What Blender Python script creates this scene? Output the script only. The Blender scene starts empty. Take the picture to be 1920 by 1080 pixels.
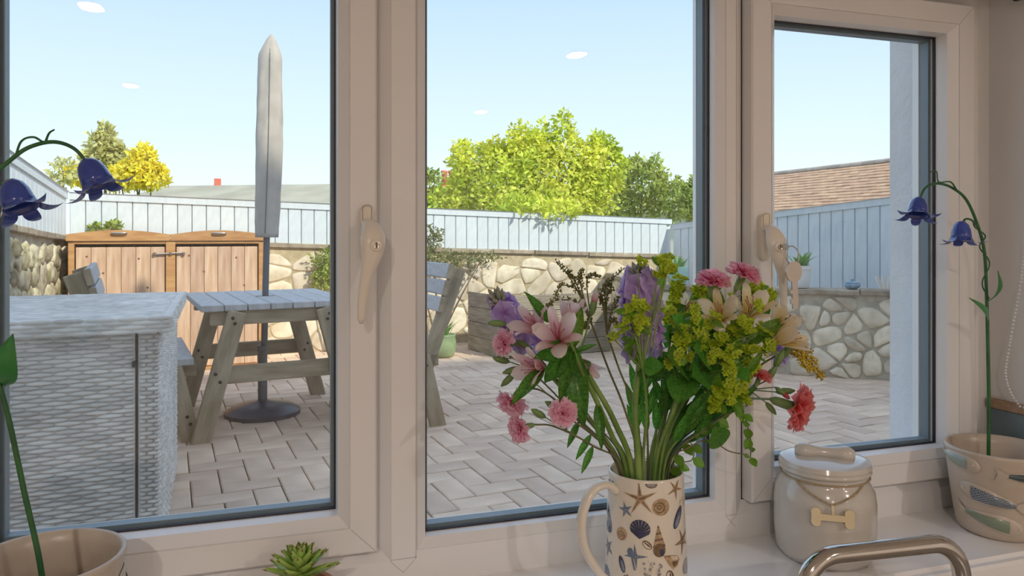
import bpy, bmesh, math, random
from mathutils import Vector, Matrix, noise
R = math.radians
sc = bpy.context.scene
col = sc.collection
rnd = random.Random(11)

# ------------------------------------------------------------------ camera
TH = R(17.72); F = 1387.0; CX = 960.0; HY = 440.0; H = 1.12
ct, st = math.cos(TH), math.sin(TH)
cam_d = bpy.data.cameras.new('camera'); cam = bpy.data.objects.new('camera', cam_d); col.objects.link(cam)
cam.location = (0, 0, H); cam.rotation_euler = (R(90), 0, -TH)
cam_d.sensor_width = 36; cam_d.lens = 36*F/1920; cam_d.shift_y = -(540-HY)/1920
cam_d.clip_start = .02; cam_d.clip_end = 500
sc.camera = cam
# ------------------------------------------------------------------ sky, sun, exposure
w = bpy.data.worlds.new('sky'); sc.world = w; w.use_nodes = True
nt = w.node_tree; nt.nodes.clear()
tc = nt.nodes.new('ShaderNodeTexCoord'); sp = nt.nodes.new('ShaderNodeSeparateXYZ')
rp = nt.nodes.new('ShaderNodeValToRGB'); bg = nt.nodes.new('ShaderNodeBackground'); wo = nt.nodes.new('ShaderNodeOutputWorld')
nt.links.new(tc.outputs['Generated'], sp.inputs[0]); nt.links.new(sp.outputs['Z'], rp.inputs[0])
nt.links.new(rp.outputs[0], bg.inputs[0]); nt.links.new(bg.outputs[0], wo.inputs[0])
el = rp.color_ramp.elements
el[0].position = 0.0; el[0].color = (.80, .87, .92, 1)
el[1].position = 1.0; el[1].color = (.50, .60, .80, 1)
e = el.new(.12); e.color = (.65, .77, .90, 1)
e = el.new(.32); e.color = (.45, .61, .88, 1)
bg.inputs[1].default_value = 1.05
sd = bpy.data.lights.new('sun_offscreen', 'SUN'); so = bpy.data.objects.new('sun_offscreen', sd); col.objects.link(so)
sd.energy = 2.9; sd.color = (1, .93, .80); sd.angle = R(2.0)
so.rotation_euler = Vector((-.42, .70, -.68)).to_track_quat('-Z', 'Y').to_euler()
sc.view_settings.view_transform = 'Standard'; sc.view_settings.look = 'None'
sc.view_settings.exposure = 0.45; sc.view_settings.gamma = 1.0; sc.view_settings.use_curve_mapping = False

# ------------------------------------------------------------------ placing helpers
def ray(x, y):
    u = (x-CX)/F
    return Vector((u*ct+st, -u*st+ct, (HY-y)/F))
def P(x, y, Y):            # point of the photograph's ray that lies on the plane at distance Y from the sink
    d = ray(x, y); t = Y/d.y
    return Vector((d.x*t, Y, H+d.z*t))
def PD(x, y, d):
    r = ray(x, y)
    return Vector((r.x*d, r.y*d, H+r.z*d))

# ------------------------------------------------------------------ materials
def mat(name, c1, c2=None, rough=.6, scale=8, metal=0, bump=0, bscale=None, vary=0, spec=.5, stretch=(1,1,1), detail=4,
        island=False, coat=0, trans=0, coord='Object', lo=.35, hi=.65):
    m = bpy.data.materials.new(name); m.use_nodes = True
    n = m.node_tree; b = n.nodes['Principled BSDF']
    b.inputs['Roughness'].default_value = rough; b.inputs['Metallic'].default_value = metal
    b.inputs['Specular IOR Level'].default_value = spec
    b.inputs['Coat Weight'].default_value = coat
    if trans: b.inputs['Transmission Weight'].default_value = trans
    c1 = (*c1, 1); out = None
    t = n.nodes.new('ShaderNodeTexCoord'); mp = n.nodes.new('ShaderNodeMapping'); mp.inputs['Scale'].default_value = stretch
    n.links.new(t.outputs[coord], mp.inputs[0])
    if c2:
        c2 = (*c2, 1)
        nz = n.nodes.new('ShaderNodeTexNoise'); nz.inputs['Scale'].default_value = scale; nz.inputs['Detail'].default_value = detail
        n.links.new(mp.outputs[0], nz.inputs['Vector'])
        r = n.nodes.new('ShaderNodeValToRGB'); r.color_ramp.elements[0].color = c1; r.color_ramp.elements[1].color = c2
        r.color_ramp.elements[0].position = lo; r.color_ramp.elements[1].position = hi
        n.links.new(nz.outputs['Fac'], r.inputs[0]); out = r.outputs[0]
    if vary:
        if out is None:
            rg = n.nodes.new('ShaderNodeRGB'); rg.outputs[0].default_value = c1; out = rg.outputs[0]
        if island:
            src = n.nodes.new('ShaderNodeNewGeometry').outputs['Random Per Island']
        else:
            src = n.nodes.new('ShaderNodeObjectInfo').outputs['Random']
        mr = n.nodes.new('ShaderNodeMapRange'); mr.inputs[3].default_value = 1-vary; mr.inputs[4].default_value = 1+vary
        n.links.new(src, mr.inputs[0])
        hs = n.nodes.new('ShaderNodeHueSaturation'); n.links.new(out, hs.inputs['Color']); n.links.new(mr.outputs[0], hs.inputs['Value'])
        m2 = n.nodes.new('ShaderNodeMapRange'); m2.inputs[3].default_value = .5-.03*vary; m2.inputs[4].default_value = .5+.03*vary
        n.links.new(src, m2.inputs[0]); n.links.new(m2.outputs[0], hs.inputs['Hue']); out = hs.outputs[0]
    if out is None: b.inputs['Base Color'].default_value = c1
    else: n.links.new(out, b.inputs['Base Color'])
    if bump:
        nb = n.nodes.new('ShaderNodeTexNoise'); nb.inputs['Scale'].default_value = bscale or scale*3; nb.inputs['Detail'].default_value = 6
        n.links.new(mp.outputs[0], nb.inputs['Vector'])
        bp = n.nodes.new('ShaderNodeBump'); bp.inputs['Strength'].default_value = bump; bp.inputs['Distance'].default_value = .006
        n.links.new(nb.outputs['Fac'], bp.inputs['Height']); n.links.new(bp.outputs[0], b.inputs['Normal'])
    return m
def petal_mat(name, base, edge, throat, streak=None, rough=.5):
    # pigment along the petal: throat colour, then base, then edge; dark nectar streaks where the flower has them
    m = mat(name, base, rough=rough); n = m.node_tree; b = n.nodes['Principled BSDF']
    uv = n.nodes.new('ShaderNodeUVMap'); s = n.nodes.new('ShaderNodeSeparateXYZ'); n.links.new(uv.outputs[0], s.inputs[0])
    r = n.nodes.new('ShaderNodeValToRGB'); e = r.color_ramp.elements
    e[0].color = (*throat, 1); e[0].position = .05; e[1].color = (*edge, 1); e[1].position = .98
    k = e.new(.5); k.color = (*base, 1)
    n.links.new(s.outputs['Y'], r.inputs[0]); out = r.outputs[0]
    if streak:
        nz = n.nodes.new('ShaderNodeTexNoise'); nz.inputs['Scale'].default_value = 1; nz.inputs['Detail'].default_value = 1
        mp = n.nodes.new('ShaderNodeMapping'); mp.inputs['Scale'].default_value = (22, 3.2, 1)
        n.links.new(uv.outputs[0], mp.inputs[0]); n.links.new(mp.outputs[0], nz.inputs['Vector'])
        r2 = n.nodes.new('ShaderNodeValToRGB'); r2.color_ramp.elements[0].position = .50; r2.color_ramp.elements[1].position = .55
        n.links.new(nz.outputs['Fac'], r2.inputs[0])
        r3 = n.nodes.new('ShaderNodeValToRGB'); q = r3.color_ramp.elements
        q[0].position = .1; q[0].color = (1, 1, 1, 1); q[1].position = .8; q[1].color = (0, 0, 0, 1)
        n.links.new(s.outputs['Y'], r3.inputs[0])
        mu = n.nodes.new('ShaderNodeMath'); mu.operation = 'MULTIPLY'
        n.links.new(r2.outputs[0], mu.inputs[0]); n.links.new(r3.outputs[0], mu.inputs[1])
        mx = n.nodes.new('ShaderNodeMixRGB'); mx.inputs[2].default_value = (*streak, 1)
        n.links.new(mu.outputs[0], mx.inputs[0]); n.links.new(out, mx.inputs[1]); out = mx.outputs[0]
    n.links.new(out, b.inputs['Base Color'])
    b.inputs['Subsurface Weight'].default_value = .0
    return m
def glass_mat():
    m = bpy.data.materials.new('window_glass'); m.use_nodes = True; n = m.node_tree; n.nodes.clear()
    o = n.nodes.new('ShaderNodeOutputMaterial'); mx = n.nodes.new('ShaderNodeMixShader')
    t = n.nodes.new('ShaderNodeBsdfTransparent'); t.inputs[0].default_value = (.985, .995, .99, 1)
    g = n.nodes.new('ShaderNodeBsdfGlossy'); g.inputs['Roughness'].default_value = 0.0
    f = n.nodes.new('ShaderNodeLayerWeight'); f.inputs[0].default_value = .5      # Schlick's law on the viewing angle
    pw = n.nodes.new('ShaderNodeMath'); pw.operation = 'POWER'; pw.inputs[1].default_value = 5; n.links.new(f.outputs['Facing'], pw.inputs[0])
    ma = n.nodes.new('ShaderNodeMath'); ma.operation = 'MULTIPLY_ADD'; ma.inputs[1].default_value = .97; ma.inputs[2].default_value = .02
    n.links.new(pw.outputs[0], ma.inputs[0]); n.links.new(ma.outputs[0], mx.inputs[0]); n.links.new(t.outputs[0], mx.inputs[1]); n.links.new(g.outputs[0], mx.inputs[2])
    n.links.new(mx.outputs[0], o.inputs[0]); return m
def emit_mat(name, c, s):
    m = bpy.data.materials.new(name); m.use_nodes = True; n = m.node_tree; n.nodes.clear()
    o = n.nodes.new('ShaderNodeOutputMaterial'); e = n.nodes.new('ShaderNodeEmission')
    e.inputs[0].default_value = (*c, 1); e.inputs[1].default_value = s; n.links.new(e.outputs[0], o.inputs[0]); return m
M = {}
M['upvc'] = mat('white_upvc', (.82, .81, .80), (.85, .84, .83), rough=.32, scale=3)
M['gasket'] = mat('black_rubber', (.015, .016, .03), rough=.5)
M['spacer'] = mat('aluminium_spacer', (.20, .26, .30), rough=.45, metal=.3)
M['glass'] = glass_mat()
M['plaster'] = mat('interior_plaster', (.74, .74, .74), (.78, .78, .77), rough=.8, scale=5, bump=.05, bscale=60)
M['render'] = mat('painted_render', (.76, .77, .78), (.82, .83, .84), rough=.9, scale=9, bump=.5, bscale=70)
M['sill'] = mat('white_sill', (.92, .92, .92), (.94, .94, .94), rough=.16, scale=2, coat=.4)
M['slip'] = mat('blue_grey_tile', (.13, .19, .22), (.18, .25, .28), rough=.35, scale=12)
M['wood_trim'] = mat('oak_trim', (.33, .21, .13), (.44, .30, .20), rough=.5, scale=10, stretch=(1, 6, 6))
M['pale_stick'] = mat('pale_stick', (.72, .58, .42), (.76, .62, .46), rough=.35, scale=6)
M['floor'] = mat('kitchen_floor', (.42, .30, .20), (.50, .37, .25), rough=.4, scale=4, stretch=(1, 8, 1))
M['worktop'] = mat('worktop', (.30, .26, .22), (.40, .35, .30), rough=.3, scale=40)
M['cabinet'] = mat('cabinet_paint', (.62, .60, .55), rough=.5)
M['handle'] = mat('ivory_handle', (.80, .74, .64), rough=.3)
M['steel'] = mat('brushed_steel', (.55, .50, .45), rough=.28, metal=1)
M['chrome'] = mat('chrome', (.62, .60, .56), rough=.10, metal=1)
M['dark'] = mat('dark_metal', (.04, .04, .045), rough=.4, metal=.4)
M['cream'] = mat('cream_glaze', (.82, .76, .65), (.85, .79, .69), rough=.18, scale=5, coat=.5)
M['jug_in'] = mat('jug_inside', (.80, .77, .62), rough=.25)
M['stoneware'] = mat('stoneware_glaze', (.60, .57, .52), (.66, .63, .57), rough=.14, scale=6, coat=.6)
M['potclay'] = mat('speckled_stoneware', (.50, .41, .32), (.60, .52, .43), rough=.32, scale=14, bump=.12, bscale=50, coat=.2)
M['jute'] = mat('jute_string', (.40, .30, .18), (.5, .38, .25), rough=.9, scale=200)
M['bone'] = mat('bone_tag', (.84, .70, .44), (.86, .73, .50), rough=.4, scale=8)
M['bead'] = mat('white_bead', (.80, .80, .80), rough=.3)
M['blue_enamel'] = mat('blue_enamel', (.025, .055, .32), (.05, .10, .45), rough=.2, scale=30, coat=.6)
M['green_metal'] = mat('green_painted_wire', (.02, .10, .03), (.04, .17, .045), rough=.35, scale=30)
M['leaf_metal'] = mat('green_painted_leaf', (.03, .19, .04), (.05, .26, .07), rough=.35, scale=20)
M['paver'] = mat('block_paving', (.61, .45, .34), (.79, .61, .475), rough=.9, scale=3.2, bump=.35, bscale=90, vary=.13)
M['moss_paver'] = M['paver']
M['bed'] = mat('jointing_sand', (.16, .14, .105), (.24, .21, .16), rough=1, scale=12)
M['stone'] = mat('limestone', (.55, .47, .34), (.80, .71, .56), rough=.9, scale=7, bump=.8, bscale=22, vary=.18)
M['stone_moss'] = mat('mossy_limestone', (.26, .23, .12), (.66, .58, .42), rough=.95, scale=11, bump=.9, bscale=26, vary=.2)
M['mortar'] = mat('lime_mortar', (.44, .36, .22), (.58, .48, .32), rough=1, scale=16, bump=.6, bscale=50)
M['mortar_dark'] = mat('grey_mortar', (.36, .32, .25), (.50, .45, .36), rough=1, scale=16, bump=.6, bscale=50)
M['coping'] = mat('coping_stone', (.25, .20, .14), (.42, .35, .27), rough=.9, scale=9, bump=.6, vary=.2)
M['fence'] = mat('pale_painted_board', (.62, .68, .71), (.68, .74, .77), rough=.7, scale=5, stretch=(6, 6, 1), vary=.03)
M['pine'] = mat('new_pine', (.54, .33, .21), (.70, .49, .345), rough=.6, scale=5, stretch=(7, 7, .8), vary=.10, bump=.1)
M['pine_d'] = mat('stained_pine', (.46, .22, .08), (.60, .33, .13), rough=.55, scale=5, stretch=(1.2, 6, 6), vary=.06)
M['knot'] = mat('pine_knot', (.22, .10, .045), rough=.6)
M['old_top'] = mat('weathered_grey_timber', (.44, .44, .45), (.56, .56, .56), rough=.8, scale=5, stretch=(7, .9, 7), vary=.10, bump=.25)
M['old_leg'] = mat('weathered_brown_timber', (.30, .24, .155), (.46, .38, .27), rough=.8, scale=5, stretch=(5, 5, 1), vary=.08, bump=.25)
M['bolt'] = mat('rusty_bolt', (.05, .035, .03), rough=.6, metal=.6)
M['canvas'] = mat('grey_canvas', (.47, .42, .37), (.55, .50, .44), rough=.95, scale=12, bump=.3, bscale=160)
M['pole'] = mat('grey_pole', (.16, .17, .19), rough=.4, metal=.5)
M['base'] = mat('resin_base', (.05, .06, .085), (.08, .09, .12), rough=.38, scale=10)
M['wicker'] = mat('grey_rattan', (.57, .54, .50), (.71, .68, .64), rough=.55, scale=5, vary=.18, island=True)
M['decking'] = mat('ribbed_decking', (.34, .29, .22), (.48, .42, .33), rough=.85, scale=5, stretch=(1, 1, 5), vary=.08)
M['green_pot'] = mat('green_glazed_pot', (.25, .33, .17), (.33, .42, .24), rough=.35, scale=9)
M['white_pot'] = mat('white_pot', (.74, .74, .72), rough=.4)
M['teal_pot'] = mat('pale_teal_pot', (.38, .68, .66), rough=.4)
M['blue_bowl'] = mat('blue_glazed_bowl', (.16, .28, .42), (.3, .42, .5), rough=.3, scale=30)
M['strap'] = mat('bulb_leaves', (.12, .28, .06), (.22, .42, .11), rough=.5, scale=12, vary=.2, island=True)
M['bush'] = mat('lime_bush_leaves', (.50, .62, .045), (.84, .84, .12), rough=.5, scale=1.6, vary=.35, island=True)
M['bush_d'] = mat('green_bush_leaves', (.24, .34, .05), (.50, .56, .12), rough=.5, scale=2, vary=.35, island=True)
M['gorse'] = mat('yellow_gorse', (.90, .76, .04), (.94, .84, .12), rough=.6, scale=2, vary=.25, island=True)
M['conifer'] = mat('pale_conifer', (.58, .56, .20), (.74, .70, .36), rough=.6, scale=2, vary=.3, island=True)
M['ivy'] = mat('wall_creeper', (.13, .15, .045), (.30, .32, .12), rough=.6, scale=5, vary=.35, island=True)
M['bark'] = mat('bark', (.14, .10, .07), (.22, .17, .12), rough=.9, scale=20)
M['rooftile'] = mat('clay_roof_tile', (.52, .31, .19), (.66, .43, .28), rough=.85, scale=3, vary=.14)
M['ridge'] = mat('ridge_tile', (.40, .33, .28), (.50, .42, .36), rough=.85, scale=4, vary=.12)
M['slate'] = mat('pale_mossy_roof', (.36, .34, .26), (.45, .43, .33), rough=.9, scale=1.2)
M['housewall'] = mat('pale_house_wall', (.70, .68, .64), rough=.9)
M['redbrick'] = mat('red_chimney', (.62, .14, .085), (.72, .20, .12), rough=.8, scale=6)
M['stem'] = mat('green_stem', (.13, .24, .045), (.24, .36, .09), rough=.45, scale=20)
M['stem_w'] = mat('woody_stem', (.12, .12, .05), (.22, .21, .09), rough=.6, scale=20)
M['stem_blue'] = mat('bluish_stem', (.05, .13, .08), (.12, .22, .13), rough=.5, scale=20)
M['leaf'] = mat('fresh_leaf', (.05, .20, .025), (.14, .38, .05), rough=.35, scale=25, vary=.25, coat=.2)
M['leaf_y'] = mat('lime_leaf', (.10, .26, .02), (.22, .42, .045), rough=.35, scale=25, vary=.25, coat=.2)
M['bract'] = mat('lime_bract', (.44, .58, .02), (.70, .80, .07), rough=.45, scale=30, vary=.3, island=True)
M['bract_c'] = mat('bract_centre', (.55, .52, .05), rough=.5)
M['budtip'] = mat('brown_green_buds', (.13, .13, .03), (.26, .25, .08), rough=.6, scale=40, vary=.4, island=True)
M['goldenrod'] = mat('goldenrod_florets', (.50, .34, .01), (.62, .45, .03), rough=.6, scale=40, vary=.3, island=True)
M['calyx'] = mat('calyx', (.12, .22, .06), (.22, .33, .12), rough=.5, scale=30)
M['stock'] = petal_mat('lilac_stock', (.58, .42, .78), (.72, .58, .88), (.42, .20, .60))
M['stock_bud'] = mat('stock_buds', (.24, .27, .20), (.36, .36, .30), rough=.7, scale=40)
M['carn_pink'] = petal_mat('pink_carnation', (.96, .34, .55), (.98, .60, .73), (.84, .16, .36))
M['carn_pale'] = petal_mat('pale_pink_carnation', (.98, .52, .68), (1., .72, .82), (.90, .36, .54))
M['carn_coral'] = petal_mat('coral_carnation', (.95, .25, .27), (.97, .42, .42), (.86, .14, .16))
M['al_pink'] = petal_mat('pink_lily_petal', (.88, .55, .58), (.94, .84, .82), (.66, .18, .24), streak=(.25, .02, .05))
M['al_pink_o'] = petal_mat('pink_lily_outer', (.88, .66, .68), (.94, .88, .86), (.70, .30, .34))
M['al_yel'] = petal_mat('cream_lily_petal', (.92, .76, .34), (.94, .84, .64), (.86, .56, .06), streak=(.28, .10, .02))
M['al_yel_o'] = petal_mat('cream_lily_outer', (.94, .84, .62), (.95, .87, .72), (.80, .70, .26))
M['stamen'] = mat('stamen', (.45, .12, .09), rough=.5)
M['succ'] = mat('succulent_leaf', (.26, .44, .07), (.46, .62, .16), rough=.3, scale=12, coat=.2)
M['terracotta'] = mat('terracotta', (.45, .22, .13), rough=.8)
M['paver_far'] = mat('block_paving_far', (.61, .45, .34), (.79, .61, .475), rough=.9, scale=3.2, bump=.35, bscale=90, vary=.13, island=True)
M['rooftile_far'] = mat('clay_roof_tile_far', (.52, .31, .19), (.66, .43, .28), rough=.85, scale=3, vary=.14, island=True)

def translucent(keys, fac):
    for k in keys:
        n = M[k].node_tree; b = n.nodes['Principled BSDF']; o = n.nodes['Material Output']
        t = n.nodes.new('ShaderNodeBsdfTranslucent'); mx = n.nodes.new('ShaderNodeMixShader'); mx.inputs[0].default_value = fac
        if b.inputs['Base Color'].is_linked: n.links.new(b.inputs['Base Color'].links[0].from_socket, t.inputs[0])
        else: t.inputs[0].default_value = b.inputs['Base Color'].default_value
        n.links.new(b.outputs[0], mx.inputs[1]); n.links.new(t.outputs[0], mx.inputs[2]); n.links.new(mx.outputs[0], o.inputs[0])
translucent(['stock', 'carn_pink', 'carn_pale', 'carn_coral', 'al_pink', 'al_pink_o', 'al_yel', 'al_yel_o', 'bract'], .52)
translucent(['leaf', 'leaf_y', 'bush', 'bush_d', 'gorse', 'conifer', 'strap', 'ivy'], .38)
M['weld'] = mat('weld_seam', (.50, .47, .45), rough=.6)

# ------------------------------------------------------------------ mesh helpers
WM = {}
I4 = Matrix.Identity(4)
def link(o, parent=None, Mw=I4):
    col.objects.link(o)
    if parent is not None:
        o.parent = parent; o.matrix_basis = WM[parent.name].inverted() @ Mw
    else: o.matrix_basis = Mw
    WM[o.name] = Mw.copy(); return o
def tag(o, label=None, cat=None, group=None, kind=None):
    if label: o['label'] = label
    if cat: o['category'] = cat
    if group: o['group'] = group
    if kind: o['kind'] = kind
    return o
def thing(name, label, cat, loc=(0, 0, 0), group=None, kind=None):
    o = bpy.data.objects.new(name, None); o.empty_display_size = .05
    link(o, None, Matrix.Translation(Vector(loc))); return tag(o, label, cat, group, kind)
class MB:
    def __init__(s): s.v = []; s.f = []; s.uv = []; s.mi = []
    def add(s, v, f, uv=None, mi=0):
        k = len(s.v); s.v += [tuple(p) for p in v]; s.f += [tuple(i+k for i in q) for q in f]
        s.uv += uv if uv else [(0, 0)]*len(v); s.mi += [mi]*len(f); return s
    def box(s, c, size, Mx=None, mi=0):
        a, b, d = [q/2 for q in size]
        v = [Vector((x*a, y*b, z*d)) for x in (-1, 1) for y in (-1, 1) for z in (-1, 1)]
        v = [(Mx @ p if Mx else p)+Vector(c) for p in v]
        return s.add(v, [(0, 1, 3, 2), (4, 6, 7, 5), (0, 4, 5, 1), (2, 3, 7, 6), (0, 2, 6, 4), (1, 5, 7, 3)], None, mi)
    def tube(s, pts, rad, seg=8, cap=True, flat=1.0, mi=0):
        pts = [Vector(p) for p in pts]; n = len(pts)
        if not hasattr(rad, '__len__'): rad = [rad]*n
        t0 = (pts[1]-pts[0]).normalized(); a = Vector((0, 0, 1)) if abs(t0.z) < .9 else Vector((1, 0, 0))
        nn = t0.cross(a).normalized(); v = []; uv = []
        for i, p in enumerate(pts):
            t = (pts[min(i+1, n-1)]-pts[max(i-1, 0)]).normalized()
            nn = (nn-t*nn.dot(t)).normalized(); bb = t.cross(nn)
            for k in range(seg):
                q = 2*math.pi*k/seg
                v.append(p+nn*math.cos(q)*rad[i]+bb*math.sin(q)*rad[i]*flat); uv.append((k/seg, i/(n-1)))
        f = [(i*seg+k, i*seg+(k+1) % seg, (i+1)*seg+(k+1) % seg, (i+1)*seg+k) for i in range(n-1) for k in range(seg)]
        if cap: f += [tuple(range(seg-1, -1, -1)), tuple(range((n-1)*seg, n*seg))]
        return s.add(v, f, uv, mi)
    def lathe(s, prof, seg=32, c=(0, 0, 0), cap=True, fn=None, mi=0):
        v = []; uv = []; n = len(prof); c = Vector(c)
        for i, (r, z) in enumerate(prof):
            for k in range(seg):
                a = 2*math.pi*k/seg; rr = r*(fn(a, i/(n-1)) if fn else 1)
                v.append(c+Vector((rr*math.cos(a), rr*math.sin(a), z))); uv.append((k/seg, i/(n-1)))
        f = [(i*seg+k, i*seg+(k+1) % seg, (i+1)*seg+(k+1) % seg, (i+1)*seg+k) for i in range(n-1) for k in range(seg)]
        if cap: f += [tuple(range(seg-1, -1, -1)), tuple(range((n-1)*seg, n*seg))]
        return s.add(v, f, uv, mi)
    def sheet(s, nu, nv, fn, mi=0):
        v = []; uv = []
        for j in range(nv+1):
            for i in range(nu+1):
                u = -1+2*i/nu; t = j/nv; v.append(fn(u, t)); uv.append(((u+1)/2, t))
        k = nu+1
        f = [(j*k+i, j*k+i+1, (j+1)*k+i+1, (j+1)*k+i) for j in range(nv) for i in range(nu)]
        return s.add(v, f, uv, mi)
    def ring(s, x0, x1, z0, z1, prof, mi=0):      # closed profile (inset, Y) swept round a rectangle with mitred corners
        v = []
        for (d, y) in prof:
            v += [(x0+d, y, z0+d), (x1-d, y, z0+d), (x1-d, y, z1-d), (x0+d, y, z1-d)]
        n = len(prof); f = []
        for i in range(n):
            j = (i+1) % n
            for k in range(4):
                l = (k+1) % 4; f.append((i*4+k, i*4+l, j*4+l, j*4+k))
        return s.add(v, f, None, mi)
    def mesh(s, name, mats, smooth=False):
        me = bpy.data.meshes.new(name); me.from_pydata(s.v, [], s.f)
        if any(u != (0, 0) for u in s.uv):
            l = me.uv_layers.new(name='UVMap')
            for lp in me.loops: l.data[lp.index].uv = s.uv[lp.vertex_index]
        for m in (mats if isinstance(mats, (list, tuple)) else [mats]): me.materials.append(M[m])
        me.polygons.foreach_set('material_index', s.mi)
        if smooth: me.polygons.foreach_set('use_smooth', [True]*len(s.f))
        me.update(); return me
    def build(s, name, mats, parent=None, smooth=False, Mw=I4, recalc=True, kind=None, sharp=False):
        me = s.mesh(name, mats, smooth)
        if recalc:
            b = bmesh.new(); b.from_mesh(me); bmesh.ops.recalc_face_normals(b, faces=b.faces); b.to_mesh(me); b.free()
        if sharp: me.set_sharp_from_angle(angle=R(38))
        o = bpy.data.objects.new(name, me); link(o, parent, Mw)
        if kind: o['kind'] = kind
        return o
_bc = {}
def bevel_mesh(name, size, bev, m):
    key = (name, tuple(round(q, 4) for q in size), bev, m)
    if key in _bc: return _bc[key]
    b = bmesh.new(); bmesh.ops.create_cube(b, size=1); bmesh.ops.scale(b, vec=size, verts=b.verts)
    if bev: bmesh.ops.bevel(b, geom=list(b.edges), offset=bev, segments=1, affect='EDGES')
    me = bpy.data.meshes.new(name); b.to_mesh(me); b.free(); me.materials.append(M[m]); _bc[key] = me; return me
def inst(me, name, parent=None, Mw=I4):
    return link(bpy.data.objects.new(name, me), parent, Mw)
def bbox(name, c, size, m, parent=None, bev=.003, rot=I4, kind=None):
    o = inst(bevel_mesh(name, size, bev, m), name, parent, Matrix.Translation(Vector(c)) @ rot)
    if kind: o['kind'] = kind
    return o
def beam_mat(p0, p1, side):                   # X across (towards side), Y = thickness, Z along the beam
    z = (p1-p0).normalized(); x = (side-z*side.dot(z)).normalized(); y = z.cross(x)
    return Matrix.Translation((p0+p1)/2) @ Matrix((x, y, z)).transposed().to_4x4()
def beam(name, p0, p1, wd, th, side, m, parent, bev=.004):
    p0, p1 = Vector(p0), Vector(p1)
    return inst(bevel_mesh(name, (wd, th, round((p1-p0).length, 3)), bev, m), name, parent, beam_mat(p0, p1, Vector(side)))
def aim(pos, zdir, up=(0, 0, 1), s=1.0, spin=0):
    z = Vector(zdir).normalized(); up = Vector(up)
    if abs(z.dot(up)) > .97*up.length: up = Vector((0, 1, 0)) if abs(z.y) < .9 else Vector((1, 0, 0))
    x = up.cross(z).normalized(); y = z.cross(x)
    return Matrix.Translation(Vector(pos)) @ Matrix((x, y, z)).transposed().to_4x4() @ Matrix.Rotation(spin, 4, 'Z') @ Matrix.Scale(s, 4)
def curve(pts, n=6):                          # Catmull-Rom through the points
    p = [Vector(q) for q in pts]; p = [p[0]*2-p[1]]+p+[p[-1]*2-p[-2]]; out = []
    for i in range(1, len(p)-2):
        for k in range(n):
            t = k/n; a, b, c, d = p[i-1:i+3]
            out.append(.5*((2*b)+(c-a)*t+(2*a-5*b+4*c-d)*t*t+(3*b-a-3*c+d)*t**3))
    return out+[p[-2]]
def lerp(a, b, t): return a+(b-a)*t
def taper(n, a, b): return [lerp(a, b, i/(n-1)) for i in range(n)]

# ------------------------------------------------------------------ kitchen shell
SZ = .65                                       # sill height
WX0, WX1, WZ1 = -.396, 1.196, 1.585            # window opening
IY, OY = .815, 1.16                            # inner and outer face of the window wall
KX0, KX1, KY, KZ0, KZ1 = -2.4, 2.9, -4.6, -.28, 2.10
def struct(name, label, boxes, m, kind='structure'):
    b = MB()
    for (x0, x1, y0, y1, z0, z1) in boxes: b.box(((x0+x1)/2, (y0+y1)/2, (z0+z1)/2), (x1-x0, y1-y0, z1-z0))
    return tag(b.build(name, m), label, kind=kind)
struct('wall_window', 'pale plastered kitchen wall around the window',
       [(KX0, WX0, IY, 1.06, KZ0, KZ1), (WX1, KX1, IY, 1.06, KZ0, KZ1), (WX0, WX1, IY, 1.06, WZ1, KZ1), (WX0, WX1, IY, 1.06, KZ0, SZ-.045)], 'plaster')
struct('wall_exterior', 'white painted render of the house outside the window, extended out of view to shade the yard',
       [(KX0-.3, WX0+.045, 1.06, OY, 0, 5.1), (WX1-.045, 9.5, 1.06, OY, 0, 5.1), (WX0+.045, WX1-.045, 1.06, OY, WZ1+.02, 5.1), (WX0+.045, WX1-.045, 1.06, OY, 0, SZ-.05)], 'render')  # neutral white; the unseen height and right-hand run are added for shade
struct('wall_left', 'plain plastered kitchen side wall', [(KX0-.12, KX0, KY, IY, KZ0, KZ1)], 'plaster')
struct('wall_right', 'plain plastered kitchen end wall', [(KX1, KX1+.12, KY, IY, KZ0, KZ1)], 'plaster')
struct('wall_back', 'plain plastered kitchen wall opposite the window', [(KX0, KX1, KY-.12, KY, KZ0, KZ1)], 'plaster')
struct('floor', 'brown wooden kitchen floor', [(KX0, KX1, KY, IY, KZ0-.1, KZ0)], 'floor')
struct('ceiling', 'white kitchen ceiling', [(KX0, KX1, KY, IY, KZ1, KZ1+.1)], 'plaster')
struct('roof', 'unseen upper storey and roof of the house, added to shade the yard', [(KX0-.3, 9.5, KY-.3, 1.06, KZ1+.1, 5.1)], 'render')  # unseen block, made tall and long so its shadow covers the patio
sill = thing('trim_1', 'glossy white kitchen window sill under the three panes', None, (.4, .9, SZ), kind='structure')
bbox('sill_board', ((WX0+WX1)/2, (.812+1.0)/2, SZ-.0125), (WX1-WX0+.0, .188, .025), 'sill', sill, .004)
bbox('front_edge', ((WX0+WX1)/2, .806, SZ-.03), (WX1-WX0+.06, .014, .052), 'sill', sill, .004)
tl = thing('trim_2', 'blue grey tile with a wooden top edge on the window reveal', None, (WX1, .9, SZ), kind='structure')
bbox('tile', (WX1-.004, .898, SZ+.085), (.008, .164, .168), 'slip', tl, .001)
bbox('top_edge', (WX1-.006, .898, SZ+.177), (.012, .168, .016), 'wood_trim', tl, .002)
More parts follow.
